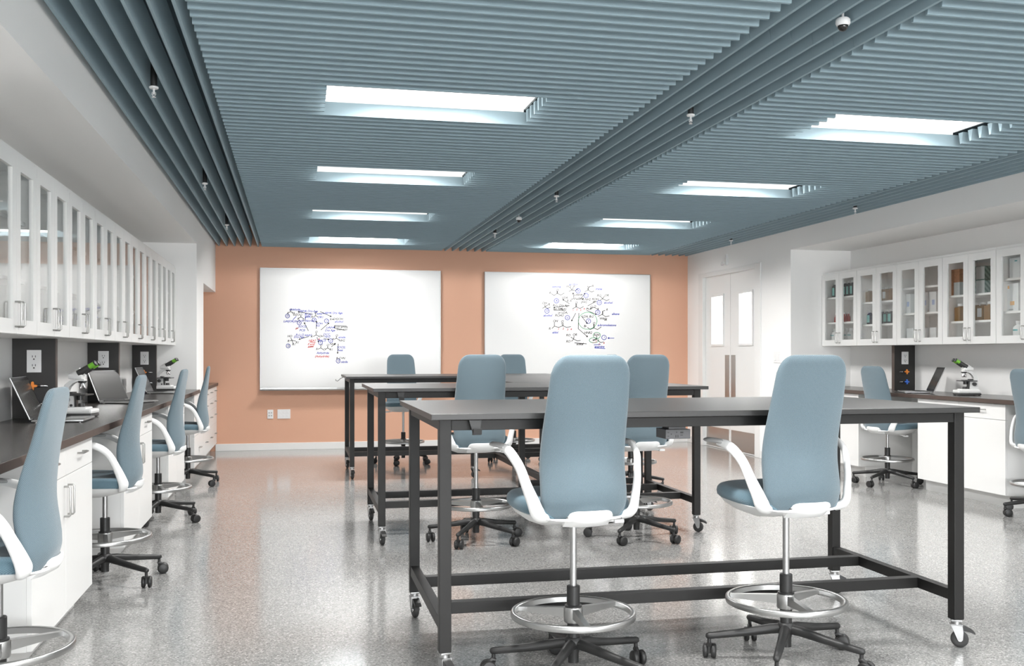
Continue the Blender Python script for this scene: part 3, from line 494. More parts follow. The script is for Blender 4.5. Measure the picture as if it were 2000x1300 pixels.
def make_table(label, loc, rz, rots, long_side_first=True):
    t = thing('work_table', label, 'table', loc, rz, 'black wheeled work tables')
    hw, hd = TW / 2, TD / 2
    MB().rbox(-hw, hw, -hd, hd, TH - .022, TH, .002).build('tabletop', M_TTOP, t)
    L = .045; lx0, ly0 = hw - .036 - L, hd - .050 - L
    leg_lo = .115; zt = TH - .0225
    for (sx, sy), rt in zip(((-1, -1), (1, -1), (-1, 1), (1, 1)), rots):
        cx, cy = sx * (lx0 + L / 2), sy * (ly0 + L / 2)
        lg = MB().rbox(cx - L / 2, cx + L / 2, cy - L / 2, cy + L / 2, leg_lo, zt, .0025).build('leg', M_BLACK, t)
        caster_parts(lg, cx, cy, rt, leg_lo)
    for sy in (-1, 1):
        yc = sy * (ly0 + L / 2) 
        MB().rbox(-lx0, lx0, yc - .019, yc + .019, .922, zt - .003, .002).build('apron', M_BLACK, t)
    for sx in (-1, 1):
        xc = sx * (lx0 + L / 2)
        MB().rbox(xc - .019, xc + .019, -ly0, ly0, .922, zt - .003, .002).build('apron', M_BLACK, t)
        MB().rbox(xc - .019, xc + .019, -ly0, ly0, .190, .235, .002).build('lower_rail', M_BLACK, t)
    xc = lx0 + L / 2 - .019
    for yy in (-.222, .238):
        MB().rbox(-xc, xc, yy - .022, yy + .022, .190, .235, .002).build('lower_rail', M_BLACK, t)
    return t
T1 = make_table('near black work table nearest the camera with two chairs in front', (1.589, 4.075, 0), 0, (R(15), R(62), R(8), R(70)))
T2 = make_table('middle black work table behind the near one, with two chairs in front', (1.589, 6.782, 0), 0, (R(10), R(60), R(8), R(70)))
T3 = make_table('farthest black work table in front of the left whiteboard', (1.589, 10.153, 0), 0, (R(8), R(30), R(12), R(40)))
T4 = make_table('black work table turned lengthwise between the middle and farthest tables', (2.160, 8.4675, 0), R(90), (R(-20), R(10), R(-25), R(20)))

# bag hooks and the power module fixed under the tables are parts of them
def bag_hook(tb, lx):
    yy = -.4975 - .021
    b = MB().prism([(-.026, 0), (.020, 0), (.014, -.040), (.018, -.054), (.004, -.049), (-.010, -.054), (-.014, -.040)], 'y', yy - .004, yy + .004, T(lx, 0, .960))
    b.prism([(.000, -.030), (.000, -.054), (-.030, -.050), (-.034, -.030), (-.030, -.030), (-.026, -.044), (-.004, -.046)], 'x', lx - .014, lx + .016, T(0, yy, .960))
    b.build('bag_hook', M_PLASTIC, tb)
bag_hook(T1, .640 - 1.589); bag_hook(T2, .650 - 1.589)
h = MB().tube([(-1.105, .30, .960), (-1.135, .30, .945), (-1.150, .30, .930), (-1.165, .30, .920), (-1.180, .30, .925), (-1.184, .30, .940)], .004, 8)
h.build('bag_hook', M_CHROME, T3)
p = MB().rbox(-.190, -.088, -.440, -.335, .871, .908, .002).box(-.17, -.10, -.42, -.35, .906, .9625).build('power_module', mat('module_grey', (.085, .085, .09), .5), T1)
b = MB()
for x0, x1, z0, z1 in ((-.183, -.176, .895, .898), (-.183, -.176, .881, .884), (-.169, -.165, .888, .892), (-.150, -.147, .876, .886), (-.141, -.138, .876, .886), (-.147, -.143, .895, .899), (-.130, -.118, .893, .899), (-.130, -.120, .884, .887)):
    b.box(x0, x1, -.4412, -.438, z0, z1)
b.build('socket_slots', M_SLOT, p)

# ------------------------------------------------------------------ drafting chairs (built facing +y, seat shell bottom at height HS)
def lerp(tab, x):
    for (a, va), (b_, vb) in zip(tab, tab[1:]):
        if x <= b_: return va + (vb - va) * max(0, min(1, (x - a) / (b_ - a)))
    return tab[-1][1]
def smooth_tab(tab, x):
    e = .035; return (lerp(tab, x - e) + 2 * lerp(tab, x) + lerp(tab, x + e)) / 4
B_REAR = [(.0, .142), (.036, .160), (.065, .178), (.11, .190), (.18, .182), (.27, .168), (.36, .171), (.48, .184), (.60, .196), (.66, .201)]
B_WRAP = [(.0, .045), (.10, .050), (.22, .056), (.32, .044), (.44, .026), (.60, .006), (.66, .004)]
B_HALF = [(.0, .165), (.08, .168), (.18, .1675), (.34, .164), (.48, .158), (.66, .146)]
B_THICK = [(.0, .030), (.2, .034), (.4, .030), (.66, .026)]
HB0, HB1 = .038, .632
def make_back(hs, nu=36, nv=56):
    rt, rb = .066, .078
    rows = []
    for j in range(nv + 1):
        a = j / nv; q = .5 - .5 * math.cos(PI * a); rows.append(HB0 + (HB1 - HB0) * (.35 * a + .65 * q))
    vs = []; fs = []; uvs = []
    def half(h):
        w = smooth_tab(B_HALF, h)
        if h > HB1 - rt: d = h - (HB1 - rt); w -= rt - math.sqrt(max(0, rt * rt - d * d)) * .97 - .0 * rt
        if h < HB0 + rb: d = (HB0 + rb) - h; w -= rb - math.sqrt(max(0, rb * rb - d * d))
        return max(w, .02)
    for side in (0, 1):                         # 0 rear face, 1 front face
        for h in rows:
            w = half(h); yr = -smooth_tab(B_REAR, h); wr = smooth_tab(B_WRAP, h); th = smooth_tab(B_THICK, h)
            ev = min((h - HB0), (HB1 - h)) / .030; fv = math.sqrt(max(0, 1 - (1 - min(1, ev)) ** 2))
            arc = 0.; last = None; r0 = len(uvs)
            for i in range(nu + 1):
                u = -1 + 2 * i / nu; u = math.sin(u * PI / 2) * .55 + u * .45
                x = u * w
                eu = (w - abs(x)) / .024; fu = math.sqrt(max(0, 1 - (1 - min(1, eu)) ** 2))
                t_ = th * max(.0, min(fu, fv))
                ymid = yr + th / 2 + wr * abs(x / .15) ** 2.4
                y = ymid + (t_ / 2 if side else -t_ / 2)
                arc += math.hypot(x - last[0], y - last[1]) if last else 0.; last = (x, y)
                vs.append((x, y, hs + h)); uvs.append((arc, h))
            for q in range(r0, len(uvs)): uvs[q] = (uvs[q][0] - arc / 2, h)
    n = nu + 1; N = n * (nv + 1)
    for j in range(nv):
        for i in range(nu):
            k = j * n + i
            fs.append((k, k + 1, k + n + 1, k + n)); fs.append((N + k, N + k + n, N + k + n + 1, N + k + 1))
    for j in range(nv):
        for i in (0, nu):
            k = j * n + i; fs.append((k, k + n, N + k + n, N + k))
    for i in range(nu):
        for j in (0, nv):
            k = j * n + i; fs.append((k, k + 1, N + k + 1, N + k))
    return vs, fs, uvs
def mesh_uv(name, vs, fs, uvs, material, parent):
    me = bpy.data.meshes.new(name); me.from_pydata(vs, [], fs)
    me.polygons.foreach_set('use_smooth', [True] * len(me.polygons))
    ul = me.uv_layers.new(name='UVMap')
    for lp_ in me.loops: ul.data[lp_.index].uv = uvs[lp_.vertex_index]
    bm = bmesh.new(); bm.from_mesh(me); bmesh.ops.remove_doubles(bm, verts=bm.verts[:], dist=.00005); bmesh.ops.recalc_face_normals(bm, faces=bm.faces[:]); bm.to_mesh(me); bm.free()
    me.materials.append(material)
    o = bpy.data.objects.new(name, me); COL.objects.link(o); o.parent = parent
    return o
def plan(a, hw, yf, yb, p=3.2):
    c, s = math.cos(a), math.sin(a)
    x = hw * math.copysign(abs(c) ** (2 / p), c); yy = math.copysign(abs(s) ** (2 / p), s)
    yc = (yf + yb) / 2; y = yc + (yf - yc) * yy
    if yy < 0: x *= 1 - .10 * abs(yy) ** 2
    return x, y
def rings(prof, n=64, smooth=True):
    """prof: list of (scale, z) or (scale, z, fn) over the seat plan"""
    vs = []; fs = []
    for (hw, yf, yb, zf) in prof:
        for j in range(n):
            a = 2 * PI * j / n; x, y = plan(a, hw, yf, yb); vs.append((x, y, zf(x, y) if callable(zf) else zf))
    for i in range(len(prof) - 1):
        for j in range(n):
            q = (j + 1) % n; fs.append((i * n + j, i * n + q, (i + 1) * n + q, (i + 1) * n + j))
    fs.append(tuple(reversed(range(n)))); fs.append(tuple((len(prof) - 1) * n + j for j in range(n)))
    return vs, fs
CHAIR_MESH = {}
def chair_upper(root, hs):
    """shell, seat, back, arms; hs = height of the shell underside"""
    def rim(dz): return lambda x, y: hs + dz + .010 * max(0, y / .25) + (.13 * max(0, -y) if dz < .03 else (.07 * max(0, -y) if dz < .05 else -.014 * max(0, -y / .16) ** 1.5))
    prof = [(.06, .07, -.06, lambda x, y: hs + .22 * max(0, -y)), (.12, .14, -.13, lambda x, y: hs + .004 + .20 * max(0, -y)), (.168, .200, -.158, rim(.020)), (.196, .236, -.168, rim(.040)), (.208, .252, -.172, rim(.058)), (.204, .248, -.168, rim(.0605)), (.10, .12, -.10, rim(.05))]
    vs, fs = rings(prof); sh = MB().add(vs, fs, True)
    # rear tongue of the shell that cups the bottom of the back
    tong = []; nn = 22
    for j in range(nn + 1):
        u = -1 + 2 * j / nn; x = .088 * u; e = max(0, 1 - abs(u) ** 6) ** .5
        yb_ = -.191 + .030 * abs(u) ** 2.2
        z1 = hs + .054 + .024 * e
        tong += [(x, yb_ + .045, hs + .016), (x, yb_ + .010, hs + .034 + .012 * abs(u) ** 3), (x, yb_ - .003, hs + .052 + .006 * abs(u) ** 3), (x, yb_ - .003, z1), (x, yb_ + .005, z1 + .001), (x, yb_ + .05, hs + .040)]
    fs = []
    for j in range(nn):
        for i in range(6):
            q = (i + 1) % 6; k = j * 6; fs.append((k + i, k + q, k + 6 + q, k + 6 + i))
    fs += [(0, 1, 2, 3, 4, 5), tuple(nn * 6 + i for i in (5, 4, 3, 2, 1, 0))]
    sh.add(tong, fs, True)
    sh.build('seat_shell', M_SHELL, root)
    def dish(dz, d): return lambda x, y: hs + dz + .010 * max(0, y / .25) - .006 * max(0, -y / .16) - d * max(0, 1 - (x / .20) ** 2 - ((y - .03) / .24) ** 2)
    prof = [(.206, .250, -.150, rim(.057)), (.215, .261, -.152, rim(.066)), (.217, .264, -.152, rim(.080)), (.214, .260, -.150, dish(.094, 0)), (.206, .250, -.146, dish(.104, 0)), (.190, .232, -.140, dish(.110, .004)), (.150, .185, -.11, dish(.112, .010)), (.09, .12, -.06, dish(.112, .014)), (.03, .05, .0, dish(.112, .016))]
    vs, fs = rings(prof, 72)
    mesh_uv('seat_cushion', vs, fs, [(v[0], v[1] + v[2]) for v in vs], M_SEAT, root)
    key = 'back%.3f' % hs
    vs, fs, uvs = make_back(hs); mesh_uv('backrest', vs, fs, uvs, M_BACK, root)
    # piping along the edge of the back
    for s in (-1, 1):
        pts = [(.148, -.105, .046), (.174, -.118, .056), (.188, -.122, .076), (.199, -.113, .110), (.217, -.092, .167), (.230, -.066, .222), (.243, -.036, .258), (.250, 0, .279), (.256, .035, .289), (.261, .07, .292)]
        ell = [(1.2, .8), (1.3, .78), (1.35, .75), (1.25, .75), (1.1, .75), (1.05, .72), (1.05, .72), (1.05, .65), (1., .6), (.85, .5)]
        rad = [.018, .021, .021, .020, .0185, .018, .018, .018, .017, .015]
        # resample smoothly
        P, E_, Q = [], [], []
        for i in range(len(pts) - 1):
            p0, p1, p2, p3 = [Vector(pts[max(0, min(len(pts) - 1, i + k))]) for k in (-1, 0, 1, 2)]
            for k in range(4):
                t_ = k / 4; P.append(.5 * ((2 * p1) + (-p0 + p2) * t_ + (2 * p0 - 5 * p1 + 4 * p2 - p3) * t_ ** 2 + (-p0 + 3 * p1 - 3 * p2 + p3) * t_ ** 3))
                E_.append(tuple(ell[i][m_] * (1 - t_) + ell[i + 1][m_] * t_ for m_ in (0, 1))); Q.append(rad[i] * (1 - t_) + rad[i + 1] * t_)
        P.append(Vector(pts[-1])); E_.append(ell[-1]); Q.append(rad[-1])
        P = [(s * p.x, p.y, hs + p.z) for p in P]
        MB().tube(P, Q, 16, ell=E_, up=(1, 0, 0)).build('armrest', M_SHELL, root)
        MB().tube([(s * .2575, .030, hs + .2935), (s * .258, .040, hs + .295), (s * .260, .065, hs + .2965), (s * .264, .110, hs + .297), (s * .267, .140, hs + .2965), (s * .268, .152, hs + .296), (s * .2685, .157, hs + .2955)], [.010, .0165, .019, .0195, .018, .013, .005], 18, ell=(1., .50), up=(1, 0, 0)).build('arm_pad', M_PAD, root)
    # adjusting levers under the seat
    b = MB().tube([(.10, .02, hs + .012), (.15, .03, hs + .004), (.19, .03, hs + .002)], .006, 10).rbox(.175, .215, .015, .045, hs - .006, hs + .008, .003)
    b.build('lever', M_PLATE, root)
def chair_lower(root, hs, base_rot, swivel, seed):
    MB().cyl((0, 0, .30), (0, 0, hs + .002), .0128, n=20).build('gas_lift', M_LIFT, root)
    c = MB().lathe([(.0245, .268), (.0245, .338), (.0225, .340), (0, .340)], 24).lathe([(.022, .115), (.0235, .215), (.0235, .268)], 24).lathe([(.030, .262), (.032, .264), (.032, .268), (.0245, .270)], 24)
    c.lathe([(0, .056), (.0205, .056), (.0205, .09), (.023, .10), (.023, .118)], 24)
    c.build('column', M_PLASTIC, root)
    r = MB()
    sec = [(.212, .226), (.214, .245), (.218, .248), (.228, .248), (.232, .245), (.234, .236), (.232, .226), (.228, .224), (.216, .224)]
    n = 72; vs = []; fs = []
    for j in range(n):
        a = 2 * PI * j / n
        for q in sec: vs.append((q[0] * math.cos(a), q[0] * math.sin(a), q[1]))
    m_ = len(sec)
    for j in range(n):
        for i in range(m_): fs.append((j * m_ + i, j * m_ + (i + 1) % m_, ((j + 1) % n) * m_ + (i + 1) % m_, ((j + 1) % n) * m_ + i))
    r.add(vs, fs, True)
    r.lathe([(.0245, .206), (.034, .206), (.036, .212), (.036, .256), (.033, .262), (.0245, .262)], 24)
    for k in range(3):
        a = base_rot + R(128 + 120 * k)
        r.prism([(.030, .222), (.030, .258), (.06, .256), (.20, .246), (.220, .246), (.220, .230), (.20, .230)], 'y', -.011, .011, RZ(a))
    r.build('foot_ring', M_ALU, root)
    bs = MB().lathe([(0, .150), (.026, .150), (.034, .142), (.036, .128), (.030, .112), (.020, .106), (0, .106)], 24)
    for k in range(5):
        a = base_rot + 2 * PI * k / 5; M = RZ(a)
        bs.tube([(.018, 0, .126), (.06, 0, .1235), (.16, 0, .108), (.28, 0, .0935), (.300, 0, .0915), (.308, 0, .0912), (.312, 0, .0912)], [.020, .0195, .016, .0135, .0130, .0100, .004], 14, M=M)
    base = bs.build('star_base', M_PLASTIC, root)
    for k in range(5):
        a = base_rot + 2 * PI * k / 5; w = swivel + 1.7 * math.sin(seed * 3.1 + k * 2.3)
        M = T(.298 * math.cos(a), .298 * math.sin(a), 0) @ RZ(w)
        cb = MB().cyl((0, 0, .052), (0, 0, .088), .0075, n=12, M=M)
        cb.tube([(0, -.020, .050), (0, -.004, .059), (0, .008, .056)], [.007, .010, .009], 10, ell=(1, 1), M=M)
        cb.box(-.005, .005, -.022, .006, .022, .052, M)
        for sx in (-1, 1):
            W = M @ T(sx * .0155, -.020, .029) @ RY(PI / 2)
            cb.lathe([(0, -.0105), (.022, -.0105), (.027, -.008), (.029, -.003), (.029, .004), (.026, .009), (.014, .0108), (0, .0108)], 26, W)
        cb.build('caster', M_PLASTIC, base)
CH_PROTO = {}
def chair(label, x, y, rz, hs, base_rot, seed, group):
    """rz turns the seat; the star base keeps its own heading"""
    key = (hs, round(base_rot - rz, 2), seed % 3)
    t = thing('drafting_chair', label, 'chair', (x, y, 0), rz, group)
    if hs not in CH_PROTO:
        chair_upper(t, hs); CH_PROTO[hs] = list(t.children)
    else:
        for ch in CH_PROTO[hs]:
            c = ch.copy(); COL.objects.link(c); c.parent = t
    chair_lower(t, hs, base_rot - rz, R(50 * seed), seed)
    return t
HI, LO = .565, .458
G1, G2, G3 = 'chairs at the black work tables', 'chairs along the left counter', 'chairs along the right counter'
chair('blue drafting chair nearest the camera, back turned, left of the two at the near table', 1.010, 3.570, R(6), HI, R(20), 0, G1)
chair('blue drafting chair nearest the camera, back turned, right of the two at the near table', 1.879, 3.585, R(6), HI, R(20), 1, G1)
chair('blue drafting chair, back turned, left of the two at the middle table', 1.132, 6.289, R(3), HI, R(22), 2, G1)
chair('blue drafting chair, back turned, right of the two at the middle table', 2.175, 6.176, R(6), HI, R(14), 3, G1)
chair('blue drafting chair behind the farthest table, in front of the left whiteboard', 1.162, 10.98, R(184), HI, R(30), 4, G1)
chair('blue drafting chair behind the farthest table, in front of the right whiteboard', 2.395, 10.90, R(176), HI, R(50), 5, G1)
chair('blue drafting chair turned away from the lengthwise table, only its top edge showing', 2.945, 8.52, R(-86), HI, R(35), 6, G1)
chair('blue drafting chair at the left counter, nearest, cut by the photo edge', -.950, 3.547, R(90), LO, R(33), 7, G2)
chair('blue drafting chair at the left counter, second from the front, under the first microscope', -.979, 5.574, R(90), LO, R(33), 8, G2)
chair('blue drafting chair at the left counter, third from the front', -.967, 7.556, R(88), LO, R(41), 9, G2)
chair('blue drafting chair at the left counter, farthest, by the orange wall', -.965, 9.564, R(93), LO, R(37), 10, G2)
chair('blue drafting chair at the right counter, farther one behind the near table', 5.321, 8.215, R(-80), LO, R(67), 11, G3)
chair('blue drafting chair at the right counter, nearer one cut by the photo edge', 5.419, 6.364, R(-86), LO, R(26), 12, G3)

# ------------------------------------------------------------------ counters and base cabinets
ZT = .846
def counter(label, x0, x1, y0, y1, edge_x):
    t = thing('countertop', label, 'countertop', ((x0 + x1) / 2, (y0 + y1) / 2, ZT - .036))
    w, d = (x1 - x0) / 2, (y1 - y0) / 2
    MB().rbox(-w, w, -d, d, 0, .036, .002).build('worktop', M_TOP, t)
    MB().rbox(edge_x - .0012, edge_x + .0012, -d + .002, d - .002, .002, .034, .0008).build('front_edge', M_EDGE, t)
    return t
counter('long dark countertop along the left wall with laptops and microscopes', XLW + .001, -.932, 1.2, YLE - .001, (-.932 - XLW) / 2)
counter('short dark countertop over the drawers by the orange wall', XLW + .001, -.935, YPE + .001, YB - .001, (-.935 - XLW) / 2)
counter('long dark countertop along the right wall with laptop and microscope', 5.352, XRW - .001, 3.0, YRE - .001, -(XRW - 5.352) / 2)

def bar_handle(parent, y, z, ln, vertical, sx, x):
    b = MB(); o = .026 * sx
    if vertical: pts = [(x, y, z - ln / 2), (x + o * .8, y, z - ln / 2), (x + o, y, z - ln / 2 + .006), (x + o, y, z + ln / 2 - .006), (x + o * .8, y, z + ln / 2), (x, y, z + ln / 2)]
    else: pts = [(x, y - ln / 2, z), (x + o * .8, y - ln / 2, z), (x + o, y - ln / 2 + .006, z), (x + o, y + ln / 2 - .006, z), (x + o * .8, y + ln / 2, z), (x, y + ln / 2, z)]
    return b.tube(pts, .0042, 8).build('handle', M_STEEL, parent)
def base_cabinet(label, y0, y1, side, layout, group):
    """side 'L' fronts face +x, 'R' fronts face -x. layout: list of columns (frac0, frac1, [(z0, z1, 'd'rawer|'D'oor hinge)])"""
    sx = 1 if side == 'L' else -1
    xf = -.950 if side == 'L' else 5.376; xb = XLW + .002 if side == 'L' else XRW - .002
    t = thing('base_cabinet', label, 'cabinet', (xf, y0, 0), 0, group)
    W = y1 - y0; dep = abs(xf - xb)
    b = MB(); B = lambda a, c, d, e, f, g: b.box(min(-sx * a, -sx * c), max(-sx * a, -sx * c), d, e, f, g)
    B(.019, dep, 0, W, .10, ZT - .0365); B(.080, dep, .003, W - .003, 0, .10)
    b.build('carcass', M_CAB, t)
    for f0, f1, cells in layout:
        for z0, z1, kind in cells:
            ya, yb_ = f0 * W + .0015, f1 * W - .0015
            x0, x1 = sorted((-sx * .0185, 0.))
            fr = MB().rbox(x0, x1, ya, yb_, z0 + .0015, z1 - .0015, .0012).build('drawer' if kind == 'd' else 'door', M_CAB, t)
            if kind == 'd': bar_handle(fr, (ya + yb_) / 2, (z0 + z1) / 2 + .012, .105, False, sx, 0)
            else:
                yh = yb_ - .035 if kind == 'Dl' else ya + .035
                bar_handle(fr, yh, z1 - .105, .125, True, sx, 0)
    return t
two = [(0, .5, [(.10, .685, 'Dl'), (.685, ZT - .038, 'd')]), (.5, 1, [(.10, .685, 'Dr'), (.685, ZT - .038, 'd')])]
four = lambda f0, f1: (f0, f1, [(.10, .365, 'd'), (.365, .56, 'd'), (.56, .685, 'd'), (.685, ZT - .038, 'd')])
GL = 'white base cabinets under the left counter'
base_cabinet('white two door base cabinet under the left counter, nearest to the camera', 3.965, 5.080, 'L', two, GL)
base_cabinet('white two door base cabinet under the left counter, behind the second chair', 5.985, 7.115, 'L', two, GL)
base_cabinet('white two door base cabinet under the left counter, behind the third chair', 8.010, 9.125, 'L', two, GL)
base_cabinet('white narrow base cabinet at the end pier of the left counter', 10.005, 10.972, 'L', [(0, 1, [(.10, .40, 'd'), (.40, .685, 'd'), (.685, ZT - .038, 'd')])], GL)
base_cabinet('white bank of many drawers beside the orange wall', 10.975, YB - .003, 'L', [four(0, .33), four(.33, .665), four(.665, 1)], GL)
GR = 'white base cabinets under the right counter'
base_cabinet('white base cabinet under the right counter, right of the near table', 6.725, 7.840, 'R', two, GR)
base_cabinet('white base cabinet under the right counter in the far corner by the door', 8.785, YRE - .003, 'R', two, GR)

# ------------------------------------------------------------------ wall cabinets with glass doors
ZW0, ZW1 = 1.285, 2.055
def wall_cabinet(label, y0, y1, side, shelves, group):
    sx = 1 if side == 'L' else -1
    xf = -1.166 if side == 'L' else 5.613; xb = XLW + .002 if side == 'L' else XRW - .002
    t = thing('wall_cabinet', label, 'cabinet', (xf, y0, ZW0), 0, group)
    W, H, dep = y1 - y0 - .002, ZW1 - ZW0, abs(xf - xb)
    def bx_(b, a, c, d, e, f, g): b.box(min(-sx * a, -sx * c), max(-sx * a, -sx * c), d, e, f, g)
    b = MB()
    bx_(b, .022, dep, 0, .016, 0, H); bx_(b, .022, dep, W - .016, W, 0, H)
    bx_(b, .022, dep, .016, W - .016, 0, .018); bx_(b, .022, dep, .016, W - .016, H - .018, H); bx_(b, dep - .008, dep, .016, W - .016, .018, H - .018)
    b.build('carcass', M_CABIN, t)
    b = MB(); bx_(b, .010, dep, 0, W, H, H + .022); b.build('crown', M_CAB, t)
    for z in shelves:
        b = MB(); bx_(b, .045, dep - .008, .017, W - .017, z - ZW0 - .018, z - ZW0); b.build('shelf', M_CABIN, t)
    for k in (0, 1):
        ya, yb_ = k * W / 2 + .0015, (k + 1) * W / 2 - .0015; s = .062
        b = MB(); x0, x1 = sorted((-sx * .020, 0.))
        b.box(x0, x1, ya, ya + s, .002, H - .002).box(x0, x1, yb_ - s, yb_, .002, H - .002).box(x0, x1, ya + s, yb_ - s, .002, .002 + s).box(x0, x1, ya + s, yb_ - s, H - .002 - s, H - .002)
        d = b.build('door', M_CAB, t)
        b = MB(); bx_(b, .0085, .0125, ya + s, yb_ - s, .002 + s, H - .002 - s); b.build('glass_pane', M_GLASS, d)
        bar_handle(d, yb_ - .026 if k == 0 else ya + .026, .085, .105, True, sx, 0)
    return t
GW = 'white glass fronted wall cabinets over the left counter'
NTH = ['first', 'second', 'third', 'fourth', 'fifth', 'sixth', 'seventh', 'eighth', 'ninth', 'tenth']
for i in range(1, 10):
    y1 = YLE - .003 - .680 * (9 - i)
    if i == 9: lab = 'glass wall cabinet over the left counter, last in the row, by the orange wall'
    else: lab = 'glass wall cabinet over the left counter, %s of nine from the camera' % NTH[i - 1]
    wall_cabinet(lab, y1 - .680, y1, 'L', (1.535, 1.800), GW)
RS = [(1.540, 1.810), (1.500, 1.725), (1.585, 1.825), (1.487, 1.715), (1.548, 1.815)]
RL = ['with white jugs and red bottles, in the far corner', 'with brown jars above dark bottles', 'with white boxes on two levels, over the power column', 'with brown and green cartons on top', 'with white packages, nearest at the photo edge']
for i in range(5):
    y1 = YRE - .003 - .690 * i
    wall_cabinet('right hand glass wall cabinet ' + RL[i], y1 - .690, y1, 'R', RS[i], 'white glass fronted wall cabinets over the right counter')
EXPO = 0.92

# ------------------------------------------------------------------ power columns with outlet and gas valves
M_ORV = mat('valve_orange', (.90, .30, .05), .4); M_BLV = mat('valve_blue', (.06, .20, .75), .4)
def power_column(label, x_wall, x_end, y):
    sx = 1 if x_end > x_wall else -1; w = abs(x_end - x_wall)
    t = thing('power_column', label, 'power column', (x_wall, y, ZT), 0, 'black power columns on the counters')
    X = lambda a: sx * a
    H = ZW0 - ZT - .001
    MB().rbox(min(0, sx * w), max(0, sx * w), 0, .048, .0005, H, .0015).build('panel', M_BLACK2, t)
    MB().box(*sorted((sx * (w + .0002), sx * (w + .0014))), .001, .047, .001, H - .001).build('edge_strip', M_EDGE, t)
    xc = X(.112)
    pl = MB().rbox(xc - .037, xc + .037, -.006, 0, .253, .376, .002).build('outlet_plate', M_PLATE, t)
    b = MB()
    for z in (.340, .292): receptacle(b, xc, z, -.0065, 1.25)
    b.build('outlet_slots', M_SLOT, pl)
    for z, mm, nm in ((.180, M_ORV, 'orange'), (.082, M_BLV, 'blue')):
        v = MB().cyl((xc, 0, z), (xc, -.030, z), .011, n=16)
        v.tube([(X(.112), -.020, z), (X(.140), -.020, z), (X(.150), -.020, z)], [.008, .008, .007], 12)
        vv = v.build('gas_valve', M_PLASTIC, t)
        MB().tube([(X(.150), -.020, z), (X(.175), -.020, z), (X(.186), -.020, z - .002)], [.0062, .0050, .0022], 12).build('nozzle', M_CHROME, vv)
        k = MB(); n = 32; pts = []
        for j in range(n):
            a = 2 * PI * j / n; r_ = .017 + .0075 * math.cos(4 * a); pts.append((xc + r_ * math.cos(a), z + r_ * math.sin(a)))
        k.prism(pts, 'y', -.042, -.028, smooth=False)
        k.cyl((xc, -.045, z), (xc, -.026, z), .007, n=14)
        o = k.build('valve_handle', mm, vv); o['label'] = nm + ' valve handle'
M_BLACK2 = mat('column_black', (.026, .025, .024), .55, bump=.05, bump_scale=500)
power_column('black power column nearest to the camera, behind the first laptop', XLW, -1.290, 5.884)
power_column('black power column in the middle of the left counter, behind the turned laptop', XLW, -1.292, 7.900)
power_column('farthest black power column on the left counter, by the far microscope', XLW, -1.294, 9.968)
power_column('black power column on the right counter with orange and blue valves', XRW, 5.736, 8.734)

# ------------------------------------------------------------------ laptops
M_LBODY = mat('laptop_grey', (.42, .42, .42), .32, .85); M_LSCR = mat('laptop_screen', (.055, .053, .05), .25); M_LKEY = mat('laptop_keys', (.03, .03, .03), .5)
M_BEZEL = mat('laptop_bezel', (.015, .014, .014), .3)
def make_laptop():
    t = thing('laptop', '', 'laptop')
    b = MB().rbox(0, .250, -.172, .172, .004, .015, .004)
    for x in (.02, .23):
        for y in (-.15, .15): b.cyl((x, y, 0), (x, y, .006), .008, n=10)
    base = b.build('base', M_LBODY, t)
    k = MB(); 
    for r_ in range(6):
        for c in range(14):
            x0 = .022 + r_ * .0185; y0 = -.150 + c * .0215
            k.box(x0, x0 + .0155, y0, y0 + .0185, .0145, .0162)
    k.build('keyboard', M_LKEY, base)
    MB().box(.150, .238, -.055, .055, .0146, .0153).build('touchpad', M_PAD, base)
    L = T(-.002, 0, .017) @ RY(-R(24))
    lid = MB().rbox(-.007, 0, -.172, .172, 0, .238, .003, L).build('lid', M_LBODY, t)
    MB().box(0, .0008, -.168, .168, .004, .234, L).build('bezel', M_BEZEL, lid)
    MB().box(.0006, .0014, -.158, .158, .018, .216, L).build('screen', M_LSCR, lid)
    MB().cyl((-.003, -.12, .015), (-.003, .12, .015), .0055, n=12).build('hinge', M_LKEY, t)
    return t
l0 = make_laptop(); l0['group'] = 'open laptops on the counters'
def hinge_at(near, rz):
    return (near[0] - math.sin(rz) * .172, near[1] + math.cos(rz) * .172, ZT)
l0['label'] = 'open silver laptop beside the nearest power column on the left counter'; l0.location = hinge_at((-1.322, 5.50), R(1)); l0.rotation_euler = (0, 0, R(1))
dup(l0, hinge_at((-1.365, 7.56), R(-26)), R(-26), 'open laptop with its dark screen turned to the camera, behind the first microscope', 'open laptops on the counters')
dup(l0, hinge_at((-1.285, 9.30), R(-2)), R(-2), 'open laptop farthest along the left counter, behind the third chair', 'open laptops on the counters')
dup(l0, (5.672, 8.09, ZT), R(156), 'open laptop on the right counter, before the black power column', 'open laptops on the counters')

